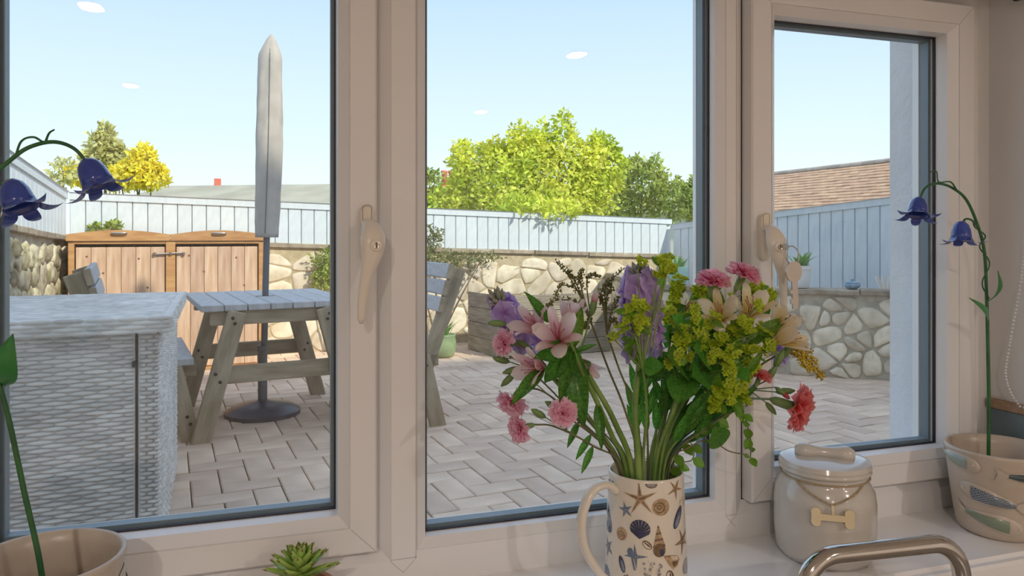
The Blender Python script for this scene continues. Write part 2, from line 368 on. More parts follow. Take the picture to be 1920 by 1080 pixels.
# downlights in the kitchen ceiling (their reflections show in the panes)
LAMP = emit_mat('lamp_glow', (1, .86, .68), 26)
M['lamp'] = LAMP
for (x, y) in ((-.75, -1.5), (1.55, -1.65), (-.9, -3.3), (1.55, -3.6)):
    dl = thing('downlight', 'round recessed downlight in the kitchen ceiling', 'light', (x, y, KZ1), 'kitchen ceiling downlights')
    MB().lathe([(.0255, -.004), (.045, -.004), (.045, 0), (.0255, 0)], 24, (x, y, KZ1), cap=False).build('bezel', 'steel', dl)
    MB().lathe([(.0005, -.002), (.025, -.002), (.025, 0)], 20, (x, y, KZ1)).build('lamp_face', 'lamp', dl)
    ld = bpy.data.lights.new('downlight_lamp', 'AREA'); ld.shape = 'DISK'; ld.size = .09; ld.energy = 15; ld.color = (1, .87, .78); ld.spread = R(170)
    lo = bpy.data.objects.new('downlight_offscreen', ld); col.objects.link(lo); lo.location = (x, y, KZ1-.01)

# ------------------------------------------------------------------ the window
win = thing('window_1', 'white plastic kitchen window with two casements and a fixed middle pane', None, (.4, 1.0, SZ), kind='structure')
FY = .985; GY = 1.012
z_ = lambda q: H+q
SL = (-.361, .126, -.414, .395); SR = (.699, 1.149, -.414, .395); FX = (.180, .660, -.424, .404)
XB = (.145, .680)
fb = MB()
def slab(x0, x1, z0, z1): fb.box(((x0+x1)/2, (FY+1.055)/2, z_((z0+z1)/2)), (x1-x0, 1.055-FY, z1-z0))
slab(WX0, WX1, SZ-H, -.4335); slab(WX0, WX1, .4145, WZ1-H)
slab(WX0, -.3805, -.4335, .4145); slab(1.1685, WX1, -.4335, .4145)
fb.build('outer_frame', 'upvc', win)
def mull(x0, x1):
    bbox('mullion', ((x0+x1)/2, (FY+1.055)/2, z_(-.0095)), (x1-x0, 1.055-FY, .848), 'upvc', win, .0015)
mull(XB[0], FX[0]); mull(FX[1], XB[1])
fb = MB(); 
slab(FX[0], FX[1], -.4335, FX[2]); slab(FX[0], FX[1], FX[3], .4145); fb.build('fixed_rail', 'upvc', win)
for (x0, x1, z0, z1) in (SL, SR):              # sloping rebate round each casement, stopping at the shadow gap
    MB().ring(x0-.0195, x1+.0195, z_(z0-.0195), z_(z1+.0195), [(0, FY), (.0172, FY+.013), (.0172, 1.05), (0, 1.05)]).build('rebate', 'upvc', win)
    MB().ring(x0-.0023, x1+.0023, z_(z0-.0023), z_(z1+.0023), [(0, FY+.0135), (.006, FY+.0135), (.006, 1.03), (0, 1.03)]).build('draught_seal', 'gasket', win)
def glazing(parent, x0, x1, z0, z1):           # visible glass rectangle
    MB().ring(x0-.002, x1+.002, z_(z0-.002), z_(z1+.002), [(0, GY-.006), (.0042, GY-.005), (.0042, GY-.0005), (0, GY-.0005)]).build('gasket', 'gasket', parent)
    MB().ring(x0-.001, x1+.001, z_(z0-.001), z_(z1+.001), [(0, GY+.005), (.0068, GY+.005), (.0068, GY+.021), (0, GY+.021)]).build('spacer_bar', 'spacer', parent)
    for y in (GY+.002, GY+.024):
        bbox('glass_pane', ((x0+x1)/2, y, z_((z0+z1)/2)), (x1-x0+.01, .004, z1-z0+.01), 'glass', parent, 0)
    MB().ring(x0-.006, x1+.006, z_(z0-.006), z_(z1+.006), [(0, GY+.027), (.010, GY+.027), (.004, GY+.046), (0, GY+.046)]).build('outer_bead', 'upvc', parent)
SASH = []
for (x0, x1, z0, z1) in (SL, SR):
    s = MB().ring(x0, x1, z_(z0), z_(z1), [(0, .975), (.0025, .972), (.0345, .972), (.035, .9738), (.0358, .9738), (.0363, .972), (.049, .984), (.050, GY-.004), (.050, GY+.03), (0, GY+.03)]).build('sash', 'upvc', win)
    glazing(s, x0+.05, x1-.05, z0+.05, z1-.05)
    for (xa, za, xb, zb) in ((x0, z0, 1, 1), (x1, z0, -1, 1), (x0, z1, 1, -1), (x1, z1, -1, -1)):   # mitred weld lines
        MB().tube([(xa+.002*xb, .9717, z_(za+.002*zb)), (xa+.034*xb, .9717, z_(za+.034*zb))], .0003, 4).build('weld_line', 'weld', s)
    SASH.append(s)
fx = MB().ring(FX[0], FX[1], z_(FX[2]), z_(FX[3]), [(0, FY), (.0008, FY+.001), (.0015, FY-.001), (.0135, FY+.008), (.0150, GY-.004), (.015, GY+.03), (0, GY+.03)]).build('fixed_bead', 'upvc', win)
glazing(fx, FX[0]+.015, FX[1]-.015, FX[2]+.015, FX[3]-.015)
for (xa, xs) in ((XB[0], 1), (FX[0], -1), (FX[1], 1), (XB[1], -1)):      # mullion welds at the bottom rail
    MB().tube([(xa, FY-.0002, z_(-.4335 if xs*0 == 0 else 0)), (xa+xs*.0175, FY-.0002, z_(-.451))], .0003, 4).build('weld_line', 'weld', win)
lip = MB().lathe([(.001, 0), (.013, 0), (.013, .003), (.001, .003)], 20).build('drain_cover', 'gasket', win, Mw=Matrix.Translation((.113, .988, z_(-.4165))) @ Matrix.Diagonal((1, .5, 1, 1)))
def handle(cx, zc, flip, label):
    h = MB()
    # rounded back plate
    pl = []
    for i in range(24):
        a = 2*math.pi*i/24; q = Vector((.0088*math.cos(a), 0, .0088*math.sin(a)+(.027 if math.sin(a) > 0 else -.027)))
        pl.append(q)
    Y0 = .972; v = []; n = 24
    for (y, k) in ((Y0, 1), (Y0-.0095, 1), (Y0-.011, .88)):
        v += [Vector((cx, y, zc))+Vector((p.x*k, 0, p.z*(k if k == 1 else .97))) for p in pl]
    f = [(j*n+i, j*n+(i+1) % n, (j+1)*n+(i+1) % n, (j+1)*n+i) for j in range(2) for i in range(n)]+[tuple(range(2*n, 3*n))]
    h.add(v, f); o = h.build('window_handle', 'handle', win, smooth=False); o['label'] = label
    g = [Vector((cx+p.x*.66, Y0-.0112, zc+.024+p.z*.36)) for p in pl]; MB().tube(g+[g[0]], .0006, 5, cap=False).build('thumb_outline', 'mortar', o)
    s = flip
    path = curve([(cx, Y0-.006, zc+.012), (cx+.001*s, Y0-.024, zc+.013), (cx+.004*s, Y0-.038, zc-.002), (cx+.002*s, Y0-.043, zc-.026),
                  (cx-.005*s, Y0-.041, zc-.055), (cx-.0090*s, Y0-.039, zc-.082), (cx-.0105*s, Y0-.037, zc-.112)], 5)
    k = len(path); rad = []
    for i in range(k):
        t = i/(k-1); rad.append(.0085+.0075*math.exp(-((t-.38)/.17)**2)-.0035*max(0, t-.55)/.45-(.003 if i == k-1 else 0))
    MB().tube(path, rad, 14, flat=.62).build('lever', 'handle', o, smooth=True)
    lc = Vector((cx+.0065*s, Y0-.0515, zc-.014)); Mx = aim(lc, (0, -1, .0))
    MB().lathe([(.0082, -.006), (.0082, .0005), (.0066, .0015), (.0062, .001)], 20).build('lock_ring', 'handle', o, smooth=False, Mw=Mx)
    MB().lathe([(.006, -.004), (.006, .0008), (.0035, .0012), (.0005, .0004)], 18).build('lock_barrel', 'steel', o, Mw=Mx)
    MB().box((0, 0, .0014), (.0012, .006, .001)).build('keyhole', 'dark', o, Mw=Mx)
    return lc
handle(.112, H+.001, 1, 'ivory lever handle with a lock')
lk = handle(.7165, H-.004, -1, 'ivory lever handle with a key in its lock')
ky = thing('key_bunch', 'small steel keys hanging on a ring from the casement lock', 'keys', lk)
def key(top, dirn, s, name='key'):
    b = MB(); n = 16
    v = [(.011*math.cos(2*math.pi*i/n), y, -.011+.0125*math.sin(2*math.pi*i/n)) for y in (-.001, .001) for i in range(n)]
    b.add(v, [tuple(range(n)), tuple(range(2*n-1, n-1, -1))]+[(i, (i+1) % n, n+(i+1) % n, n+i) for i in range(n)])
    b.box((0, 0, -.037), (.0068, .0022, .034)); b.box((.0045, 0, -.034), (.003, .002, .004)); b.box((.0045, 0, -.045), (.003, .002, .006))
    b.build(name, 'steel', ky, Mw=aim(top, -Vector(dirn), (0, -1, 0), s))
key(lk+Vector((0, -.018, 0)), (0, 1, 0), .5)
rc = lk+Vector((.004, -.022, -.012))
MB().tube([rc+Vector((.0115*math.cos(a), .002*math.sin(a), .0135*math.sin(a))) for a in [2*math.pi*i/20 for i in range(21)]], .0009, 6, cap=False).build('split_ring', 'steel', ky, smooth=True)
key(rc+Vector((.0, -.002, -.010)), (.05, .0, -1), 1.25); key(rc+Vector((.004, .002, -.010)), (.15, .1, -1), 1.15)

# roller blind above the window with its bead chain
rb = thing('roller_blind', 'white roller blind at the head of the window with a beaded pull chain', 'blind', (1.16, .93, 1.53))
MB().tube([(-.37, .90, 1.555), (1.165, .90, 1.555)], .019, 20).build('roll', 'plaster', rb, smooth=True, sharp=True)
bbox('bracket', (1.178, .90, 1.545), (.012, .05, .07), 'dark', rb, .003)
cp = curve([P(1948, 30, .90)-Vector((.0, 0, 0)), P(1938, 250, .905), P(1922, 455, .91), P(1912, 540, .915), P(1899, 612, .92), P(1887, 682, .925), P(1886, 706, .926), P(1893, 731, .924), P(1905, 752, .92), P(1921, 764, .91), P(1960, 740, .88), P(1985, 560, .87), P(1985, 300, .87), P(1988, 30, .88)], 40)
bm_ = MB(); last = None
for p in cp:
    p = Vector((min(p.x, 1.183), p.y, p.z))
    if last is None or (p-last).length > .0052:
        bm_.lathe([(.0004, -.0021), (.0015, -.0014), (.0021, 0), (.0015, .0014), (.0004, .0021)], 6, p); last = p
bm_.build('bead_chain', 'bead', rb, smooth=True, kind='stuff')

# worktop, cabinet and tap in front of the sill
wt = thing('worktop', 'speckled kitchen worktop below the window sill', 'worktop', (.4, .5, .5))
bbox('top', (.4, .50, .50), (3.2, .60, .04), 'worktop', wt, .004)
cb = thing('base_cabinet', 'painted kitchen cabinet under the worktop', 'cabinet', (.4, .5, KZ0))
bbox('body', (.4, .52, (KZ0+.48)/2), (3.1, .55, .48-KZ0), 'cabinet', cb, .004)
for i in range(5): bbox('door', (-.84+i*.62, .235, .10), (.60, .02, .68), 'cabinet', cb, .004)
tap = thing('kitchen_tap', 'chrome kitchen tap with a squared swan neck spout', 'tap', (.79, .72, .52))
A = P(1505, 1032, .745); B_ = P(1803, 1034, .725)
tz = P(1650, 1031, .735).z
A.z = tz; B_.z = tz; dirn = (B_-A).normalized(); r_ = .046
pts = [Vector((A.x, A.y, .52)), Vector((A.x, A.y, tz-r_*1.6))]
for i in range(0, 11):
    a = math.pi/2*i/10; pts.append(A+dirn*(r_*1.0*(1-math.cos(a)))+Vector((0, 0, -r_+r_*math.sin(a))))
for i in range(0, 11):
    a = math.pi/2*i/10; pts.append(B_-dirn*(r_*(1-math.sin(a)))+Vector((0, 0, -r_+r_*math.cos(a))))
pts.append(Vector((B_.x, B_.y, tz-.085)))
MB().tube(pts, .0112, 24).build('spout', 'chrome', tap, smooth=True, sharp=True)
MB().lathe([(.026, .52), (.026, .526), (.021, .532), (.020, .60), (.013, .606)], 28, (A.x, A.y, 0)).build('body', 'chrome', tap, smooth=True, sharp=True)
MB().tube([(A.x-.015, A.y, .575), (A.x-.06, A.y-.01, .585)], [.008, .006], 14).build('lever', 'chrome', tap, smooth=True, sharp=True)
MB().lathe([(.0128, 0), (.0128, .014), (.009, .014), (.009, .002)], 24, (B_.x, B_.y, tz-.098)).build('nozzle', 'chrome', tap, smooth=True, sharp=True)

# ------------------------------------------------------------------ patio of herringbone pavers
U = .122; hd = R(-7.2)
e1 = Vector((math.cos(hd), -math.sin(hd), 0)); e2 = Vector((math.sin(hd), math.cos(hd), 0)); po = Vector((.3, 1.25, 0))
patio = tag(MB().box((2.0, 5.0, -.05), (11, 9.2, .09)).build('floor_patio', 'bed'), 'beige herringbone block paving of the back yard', kind='structure')
def paver_verts():
    a, b, c = U-.0028, U/2-.0028, .006
    v = [(sx*a, sy*b, z) for (z, sx, sy) in [(-.02, *q) for q in ((-1, -1), (1, -1), (1, 1), (-1, 1))]]
    v += [(sx*a, sy*b, .008) for sx, sy in ((-1, -1), (1, -1), (1, 1), (-1, 1))]
    v += [(sx*(a-c), sy*(b-c), .012) for sx, sy in ((-1, -1), (1, -1), (1, 1), (-1, 1))]
    f = [(8, 9, 10, 11)]+[(k+i, k+(i+1) % 4, k+4+(i+1) % 4, k+4+i) for k in (0, 4) for i in range(4)]
    return v, f
pv, pf = paver_verts()
pme = MB().add(pv, pf).mesh('paver', 'paver')
cells = []
for i in range(-45, 60):
    for j in range(-2, 62):
        s = (i-j) % 4
        if s == 0: c = po+e1*((i+1)*U)+e2*((j+.5)*U); rot = 0
        elif s == 3: c = po+e1*((i+.5)*U)+e2*((j+1)*U); rot = 1
        else: continue
        if c.y < 1.3 or c.y > 8.0 or c.x < -1.9 or c.x > 6.2: continue
        cells.append((c, rot))
def seen(c):
    d = c.x*st+c.y*ct; x = CX+F*(c.x*ct-c.y*st)/d; y = HY+F*H/d
    hid = (x < 335 and y > 600) or (632 < x < 798) or (1345 < x < 1440) or x > 1680 or x < 0
    lim = 1000-(x-215)*.1 if x < 640 else (1005-(x-798)*.12 if x < 1340 else 868-(x-1440)*.11)
    return d, (not hid) and y < lim
vis = sorted([(seen(c)[0], k) for k, (c, r) in enumerate(cells) if seen(c)[1]])
near = {k for _, k in vis[:300]}
rest = MB()
for k, (c, r) in enumerate(cells):
    Mx = Matrix.Translation(c+Vector((0, 0, rnd.uniform(-.0025, .0025)))) @ Matrix.Rotation(-hd+(R(90) if r else 0), 4, 'Z') @ Matrix.Rotation(rnd.uniform(-.012, .012), 4, 'X') @ Matrix.Rotation(rnd.uniform(-.008, .008), 4, 'Y')
    if k in near: inst(pme, 'paver', patio, Mx)
    else: rest.add([Mx @ Vector(q) for q in pv], pf)
rest.build('paver_field', 'paver_far', patio, recalc=False, kind='stuff')

# ------------------------------------------------------------------ stone walls
def clip(poly, a, b):           # keep the side of the bisector nearer to a
    m = (a+b)/2; n = b-a; out = []
    for i in range(len(poly)):
        p, q = poly[i], poly[(i+1) % len(poly)]; dp, dq = (p-m).dot(n), (q-m).dot(n)
        if dp <= 0: out.append(p)
        if dp*dq < 0: out.append(p+(q-p)*(dp/(dp-dq)))
    return out
def stones(wall, A, w, n, ext, cw, chh, m, rs, topf, z0=0.0, bulge=.013, jit=.45, joint=.0045):
    # irregular rubble: jittered cells, each rounded, inset for its joint and bulging out of the mortar
    rr = random.Random(rs); L, HH = ext; pts = []
    ny = max(2, round(HH/chh)); nx = max(2, round(L/cw))
    for j in range(-1, ny+1):
        for i in range(-1, nx+1):
            if rr.random() < .10: continue
            pts.append(Vector((((i+.5+(.25 if j % 2 else -.25)+rr.uniform(-jit, jit))*cw), (j+.5+rr.uniform(-jit, jit))*chh)))
    for a in pts:
        if not (-.02 < a.x < L+.02 and 0 < a.y < topf(a.x)): continue
        poly = [a+Vector(q) for q in ((-2*cw, -2*chh), (2*cw, -2*chh), (2*cw, 2*chh), (-2*cw, 2*chh))]
        for b in pts:
            if b is not a and abs(b.x-a.x) < 3.4*cw and abs(b.y-a.y) < 3.4*chh: poly = clip(poly, a, b)
            if len(poly) < 3: break
        if len(poly) < 3: continue
        poly = [Vector((min(max(p.x, 0), L), min(max(p.y, 0), topf(p.x)))) for p in poly]
        c = sum(poly, Vector((0, 0)))/len(poly)
        q = []
        for i in range(len(poly)):
            p0, p1 = poly[i], poly[(i+1) % len(poly)]; q += [lerp(p0, p1, .25), lerp(p0, p1, .75)]
        g = joint; ring0 = []
        for p in q:
            d = p-c; l = d.length
            if l < 1e-4: continue
            ring0.append(c+d*max(.3, (l-g)/l)*rr.uniform(.95, 1.0))
        k = len(ring0); hgt = bulge*rr.uniform(.5, 1.25)
        if k < 4: continue
        v = []
        for (sc_, dep) in ((1, -.03), (1, .35*hgt), (.86, .85*hgt), (.45, hgt)):
            for p in ring0:
                t = c+(p-c)*sc_; dd = dep+(rr.uniform(-.25, .25)*hgt if sc_ < 1 else 0)
                v.append(A+w*t.x+Vector((0, 0, z0+t.y))+n*dd)
        f = [(r*k+i, r*k+(i+1) % k, (r+1)*k+(i+1) % k, (r+1)*k+i) for r in range(3) for i in range(k)]+[tuple(range(3*k, 4*k))]
        MB().add(v, f).build('stone', m, wall, smooth=True)
def wall_mesh(name, label, A, w, n, L, zf, th, m, z0=-.05, trims=None):
    b = MB(); N = 8; v = []
    for i in range(N+1):
        s = L*i/N; p = A+w*s
        v += [p+Vector((0, 0, z0)), p+Vector((0, 0, zf(s))), p-n*th+Vector((0, 0, zf(s))), p-n*th+Vector((0, 0, z0))]
    f = [(i*4+k, (i+1)*4+k, (i+1)*4+(k+1) % 4, i*4+(k+1) % 4) for i in range(N) for k in range(4)]+[(0, 1, 2, 3), (N*4, N*4+3, N*4+2, N*4+1)]
    return tag(b.add(v, f).build(name, m), label, kind='structure')
def coping(wall, A, w, n, L, zf, cl, m, th=.045, over=.03, dep=.26, seed=3):
    rr = random.Random(seed); s = 0
    while s < L-.05:
        l = min(cl*rr.uniform(.75, 1.3), L-s); c = A+w*(s+l/2)-n*(dep/2-over)+Vector((0, 0, zf(s+l/2)-th/2+rr.uniform(-.004, .004)))
        zs = (zf(s+l)-zf(s))/l; x = Vector((w.x, w.y, zs)).normalized(); y = -n; z = x.cross(y).normalized()
        if z.z < 0: z = -z
        inst(bevel_mesh('coping_stone', (round(l-.008, 3), dep, th), .006, m), 'coping_stone', wall, Matrix.Translation(c) @ Matrix((x, y, z)).transposed().to_4x4()); s += l
def unit(a, b): d = (b-a); L = d.length; d = d/L; return d, L
A = Vector((-1.647, 7.03, 0)); B = Vector((4.41, 7.65, 0))
wb, LB = unit(A, B); nb = Vector((wb.y, -wb.x, 0))
zwb = lambda s: lerp(1.10, .89, s/LB); zfb = lambda s: lerp(1.478, 1.305, s/LB)
wall_b = wall_mesh('wall_garden_back', 'sunny buff rubble stone wall under the long pale fence', A, wb, nb, LB, lambda s: zwb(s)-.03, .3, 'mortar')
stones(wall_b, A, wb, nb, (LB, 1.08), .25, .16, 'stone', 5, lambda s: zwb(s)-.07)
coping(wall_b, A, wb, nb, LB, lambda s: zwb(s), .55, 'coping', seed=4)
C0 = Vector((-1.44, 3.3, 0)); wl, LL = unit(A, C0); nl = Vector((-wl.y, wl.x, 0))
zwl = lambda s: 1.10+.045*s; zfl = lambda s: 1.478+.088*s
wall_l = wall_mesh('wall_garden_left', 'mossy grey rubble wall beside the timber store', A, wl, nl, LL, lambda s: zwl(s)-.03, .3, 'mortar_dark')
stones(wall_l, A, wl, nl, (LL, 1.2), .17, .13, 'stone_moss', 8, lambda s: zwl(s)-.07, bulge=.024)
coping(wall_l, A, wl, nl, LL, zwl, .6, 'coping', seed=6, over=.04)
T0 = Vector((3.05, 5.64, 0)); T1 = Vector((5.30, 3.72, 0)); wt_, LT = unit(T0, T1); ntr = Vector((wt_.y, -wt_.x, 0))
zt = lambda s: .69
wall_t = wall_mesh('wall_terrace', 'pale grey rubble retaining wall of the raised corner terrace', T0, wt_, ntr, LT, lambda s: .66, .22, 'mortar_dark')
stones(wall_t, T0, wt_, ntr, (LT, .66), .165, .115, 'stone', 21, lambda s: .645, bulge=.022, jit=.62, joint=.007)
coping(wall_t, T0, wt_, ntr, LT, lambda s: .695, .42, 'coping', seed=9, th=.04, over=.035, dep=.28)
wr_, LR_ = unit(Vector((3.55, 7.56, 0)), T0); nr2 = Vector((wr_.y, -wr_.x, 0))
wall_e = wall_mesh('wall_terrace_end', 'short grey rubble end of the raised corner terrace', Vector((3.55, 7.56, 0)), wr_, nr2, LR_, lambda s: .66, .2, 'mortar_dark')
stones(wall_e, Vector((3.55, 7.56, 0)), wr_, nr2, (LR_, .66), .2, .14, 'stone', 23, lambda s: .645)
coping(wall_e, Vector((3.55, 7.56, 0)), wr_, nr2, LR_, lambda s: .695, .5, 'coping', seed=10)
# ------------------------------------------------------------------ fences
def fence(name, label, A, w, n, L, zb, zt_, m, bw=.118, capw=.075, off=-.02):
    r = thing(name, label, 'fence', A+Vector((0, 0, zb(0))))
    nb_ = int(L/bw); bd = bevel_mesh('board', (bw-.007, .018, 1.0), .003, m)
    for i in range(nb_):
        s = (i+.5)*bw; z0, z1 = zb(s), zt_(s)-.055; p = A+w*s+n*off+Vector((0, 0, (z0+z1)/2))
        x = w; Mx = Matrix.Translation(p) @ Matrix((w, -n, Vector((0, 0, 1)))).transposed().to_4x4() @ Matrix.Diagonal((1, 1, z1-z0, 1))
        inst(bd, 'board', r, Mx)
    b = MB(); v = []
    for s in (0, L):
        for (o, dz) in ((off-.014, -.03), (off-.014, .05)): pass
    v = [A+w*s+n*(off-q)+Vector((0, 0, z)) for s in (0, L) for (q, z) in ((.009, zb(s)), (.009, zt_(s)-.05), (.03, zt_(s)-.05), (.03, zb(s)))]
    b.add(v, [(0, 1, 5, 4), (1, 2, 6, 5), (2, 3, 7, 6), (3, 0, 4, 7), (0, 3, 2, 1), (4, 5, 6, 7)]); b.build('backing_rail', m, r)
    v = [A+w*s+n*(off+q)+Vector((0, 0, zt_(s)+z)) for s in (0, L) for (q, z) in ((.022, -.062), (.022, -.004), (.034, 0), (-.045, 0), (-.045, -.03), (-.02, -.062))]
    k = 6; MB().add(v, [(i, (i+1) % k, k+(i+1) % k, k+i) for i in range(k)]+[tuple(range(k)), tuple(range(2*k-1, k-1, -1))]).build('capping', m, r)
    return r
fence('board_fence', 'long pale grey board fence on top of the sunny back wall', A, wb, nb, LB-.01, lambda s: zwb(s)-.0, zfb, 'fence')
fence('board_fence', 'pale board fence climbing towards the house above the mossy wall', A+wl*.06, wl, nl, LL-.06, zwl, zfl, 'fence')
D0 = B-wb*.03-nb*(-.04); D1 = Vector((5.40, 4.06, 0)); wf, LF = unit(D0, D1); nf = Vector((wf.y, -wf.x, 0))
fence('board_fence', 'pale board fence standing behind the raised terrace', D0, wf, nf, LF, lambda s: .5, lambda s: 1.244+.0788*s, 'fence')
# terrace soil
ts = MB(); q = [T0-ntr*.1, T1-ntr*.1, D1+Vector((.3, 0, 0)), D0+Vector((.1, .0, 0)), Vector((3.65, 7.5, 0))]
ts.add([p+Vector((0, 0, .56)) for p in q]+[p+Vector((0, 0, 0)) for p in q], [(0, 1, 2, 3, 4)]+[(i, (i+1) % 5, 5+(i+1) % 5, 5+i) for i in range(5)])
tag(ts.build('floor_terrace', 'bed'), 'gravelly top of the raised terrace', kind='structure')

# ------------------------------------------------------------------ timber store
S0 = Vector((-1.512, 6.415, 0)); ws, LS = wb, 1.425
sh = thing('tool_store', 'low pine garden store with two boarded doors and curved lid fronts', 'store', S0)
nS = nb; X3 = Matrix((ws, -nS, Vector((0, 0, 1)))).transposed().to_4x4()
def sp_(s, d, z): return S0+ws*s-nS*d+Vector((0, 0, z))       # s along the front, d into the store
def sbox(name, s0, s1, d0, d1, z0, z1, m, bev=.004, parent=None):
    return inst(bevel_mesh(name, (round(s1-s0, 4), round(d1-d0, 4), round(z1-z0, 4)), bev, m), name, parent or sh, Matrix.Translation(sp_((s0+s1)/2, (d0+d1)/2, (z0+z1)/2)) @ X3)
sbox('floor_panel', .01, LS-.01, .02, .56, .015, .06, 'pine_d'); sbox('side_panel', 0, .02, .03, .57, .03, 1.08, 'pine')
sbox('side_panel', LS-.02, LS, .03, .57, .03, 1.08, 'pine'); sbox('back_panel', .02, LS-.02, .55, .57, .03, 1.08, 'pine')
sbox('corner_post', 0, .042, 0, .045, .02, 1.075, 'pine_d'); sbox('corner_post', LS-.042, LS, 0, .045, .02, 1.075, 'pine_d')
sbox('centre_post', LS/2-.035, LS/2+.035, -.004, .04, .02, 1.075, 'pine_d'); sbox('head_rail', 0, LS, 0, .045, 1.045, 1.085, 'pine_d')
for k in range(2):
    d0, d1 = (.05, LS/2-.042) if k == 0 else (LS/2+.042, LS-.05)
    dr = sbox('door', d0, d1, .022, .03, .05, 1.018, 'pine'); nbd = 6; bw = (d1-d0)/nbd
    for i in range(nbd):
        bd = sbox('board', d0+i*bw+.0015, d0+(i+1)*bw-.0015, .006, .022, .05, 1.022, 'pine', .003, dr)
    for (fx_, fz) in ((.3, .82), (.62, .55), (.18, .6), (.8, .7), (.45, .35), (.7, .93), (.12, .95)):
        MB().lathe([(.0005, .0012), (.007, .001), (.009, 0)], 10).build('knot', 'knot', dr, Mw=aim(sp_(lerp(d0, d1, fx_+.03*k), .0058, fz*1.0), nS))
    # curved lid front
    l0, l1 = (-.012, LS/2-.002) if k == 0 else (LS/2+.002, LS+.012); v = []; N = 14
    for d in (-.016, .012):
        for i in range(N+1):
            t = i/N; v += [sp_(lerp(l0, l1, t), d, 1.072), sp_(lerp(l0, l1, t), d, 1.122+.034*math.sin(math.pi*t)**1.0)]
    f = []; q = 2*(N+1)
    for i in range(N):
        a = 2*i; f += [(a, a+2, a+3, a+1), (q+a, q+a+1, q+a+3, q+a+2), (a+1, a+3, q+a+3, q+a+1), (a, q+a, q+a+2, a+2)]
    f += [(0, 1, q+1, q), (2*N, q+2*N, q+2*N+1, 2*N+1)]
    ld = MB().add(v, f).build('lid_front', 'pine_d', sh)
    hc = sp_((l0+l1)/2, -.016, 1.132)
    MB().tube(curve([hc-ws*.05, hc-ws*.045+nS*.018, hc+nS*.022, hc+ws*.045+nS*.018, hc+ws*.05], 4), .008, 8).build('pull_handle', 'steel', ld, smooth=True)
    v = []
    for i in range(N+1):
        t = i/N
        for d in (.012, .58): v.append(sp_(lerp(l0, l1, t), d, 1.118+.034*math.sin(math.pi*t)))
        for d in (.012, .58): v.append(sp_(lerp(l0, l1, t), d, 1.10))
    f = [(4*i+a, 4*i+4+a, 4*i+4+b, 4*i+b) for i in range(N) for a, b in ((0, 1), (1, 3), (3, 2), (2, 0))]+[(0, 1, 3, 2), (4*N, 4*N+2, 4*N+3, 4*N+1)]
    MB().add(v, f).build('lid', 'pine_d', sh)
la = MB(); la.tube([sp_(LS/2-.12, -.012, .965), sp_(LS/2+.10, -.012, .975)], .007, 8)
for s in (-.115, -.0, .095): la.lathe([(.014, -.01), (.014, .006), (.006, .01)], 10, sp_(LS/2+s, -.01, .97))
la.build('bolt_latch', 'steel', sh, smooth=True, sharp=True)

# ------------------------------------------------------------------ picnic table, benches
def frame_axes(ang): return Vector((math.cos(ang), math.sin(ang), 0)), Vector((-math.sin(ang), math.cos(ang), 0))
def bolts(parent, pts, n):
    for p in pts: MB().lathe([(.009, 0), (.009, .005), (.004, .008)], 10).build('bolt', 'bolt', parent, Mw=aim(p, n))
tc_ = Vector((-.06, 4.83, 0)); ex, ey = frame_axes(R(10.5))
tb = thing('picnic_table', 'weathered timber picnic table with splayed legs around the parasol pole', 'table', tc_)
def tp(x, y, z): return tc_+ex*x+ey*y+Vector((0, 0, z))
TZ = .742
for i in range(7):
    x = (i-3)*.121; dx = .0
    b0, b1 = tp(x+dx, -.52, TZ-.018), tp(x+dx, .50, TZ-.018)
    if i == 3:      # the middle board is cut for the pole
        beam('top_board', b0, tp(x, -.035, TZ-.018), .114, .036, ex, 'old_top', tb); beam('top_board', tp(x, .035, TZ-.018), b1, .114, .036, ex, 'old_top', tb)
    else: beam('top_board', b0, b1, .114, .036, ex, 'old_top', tb)
for sy in (-1, 1):
    y = -.47 if sy < 0 else .45
    beam('top_rail', tp(-.37, y, TZ-.075), tp(.37, y, TZ-.075), .078, .04, (0, 0, 1), 'old_leg', tb)
    beam('cross_rail', tp(-.36, y-.0*sy, .355), tp(.36, y, .355), .095, .038, (0, 0, 1), 'old_leg', tb)
    for sx in (-1, 1):
        yy = y-.042 if sy < 0 else y-.04
        beam('leg', tp(sx*.425, yy, .0), tp(sx*.235, yy, TZ-.038), .098, .042, ex, 'old_leg', tb)
        bolts(tb, [tp(sx*.325, yy-.021, .33), tp(sx*.348, yy-.021, .375), tp(sx*.25, yy-.021, .64), tp(sx*.262, yy-.021, .67)], -ey)
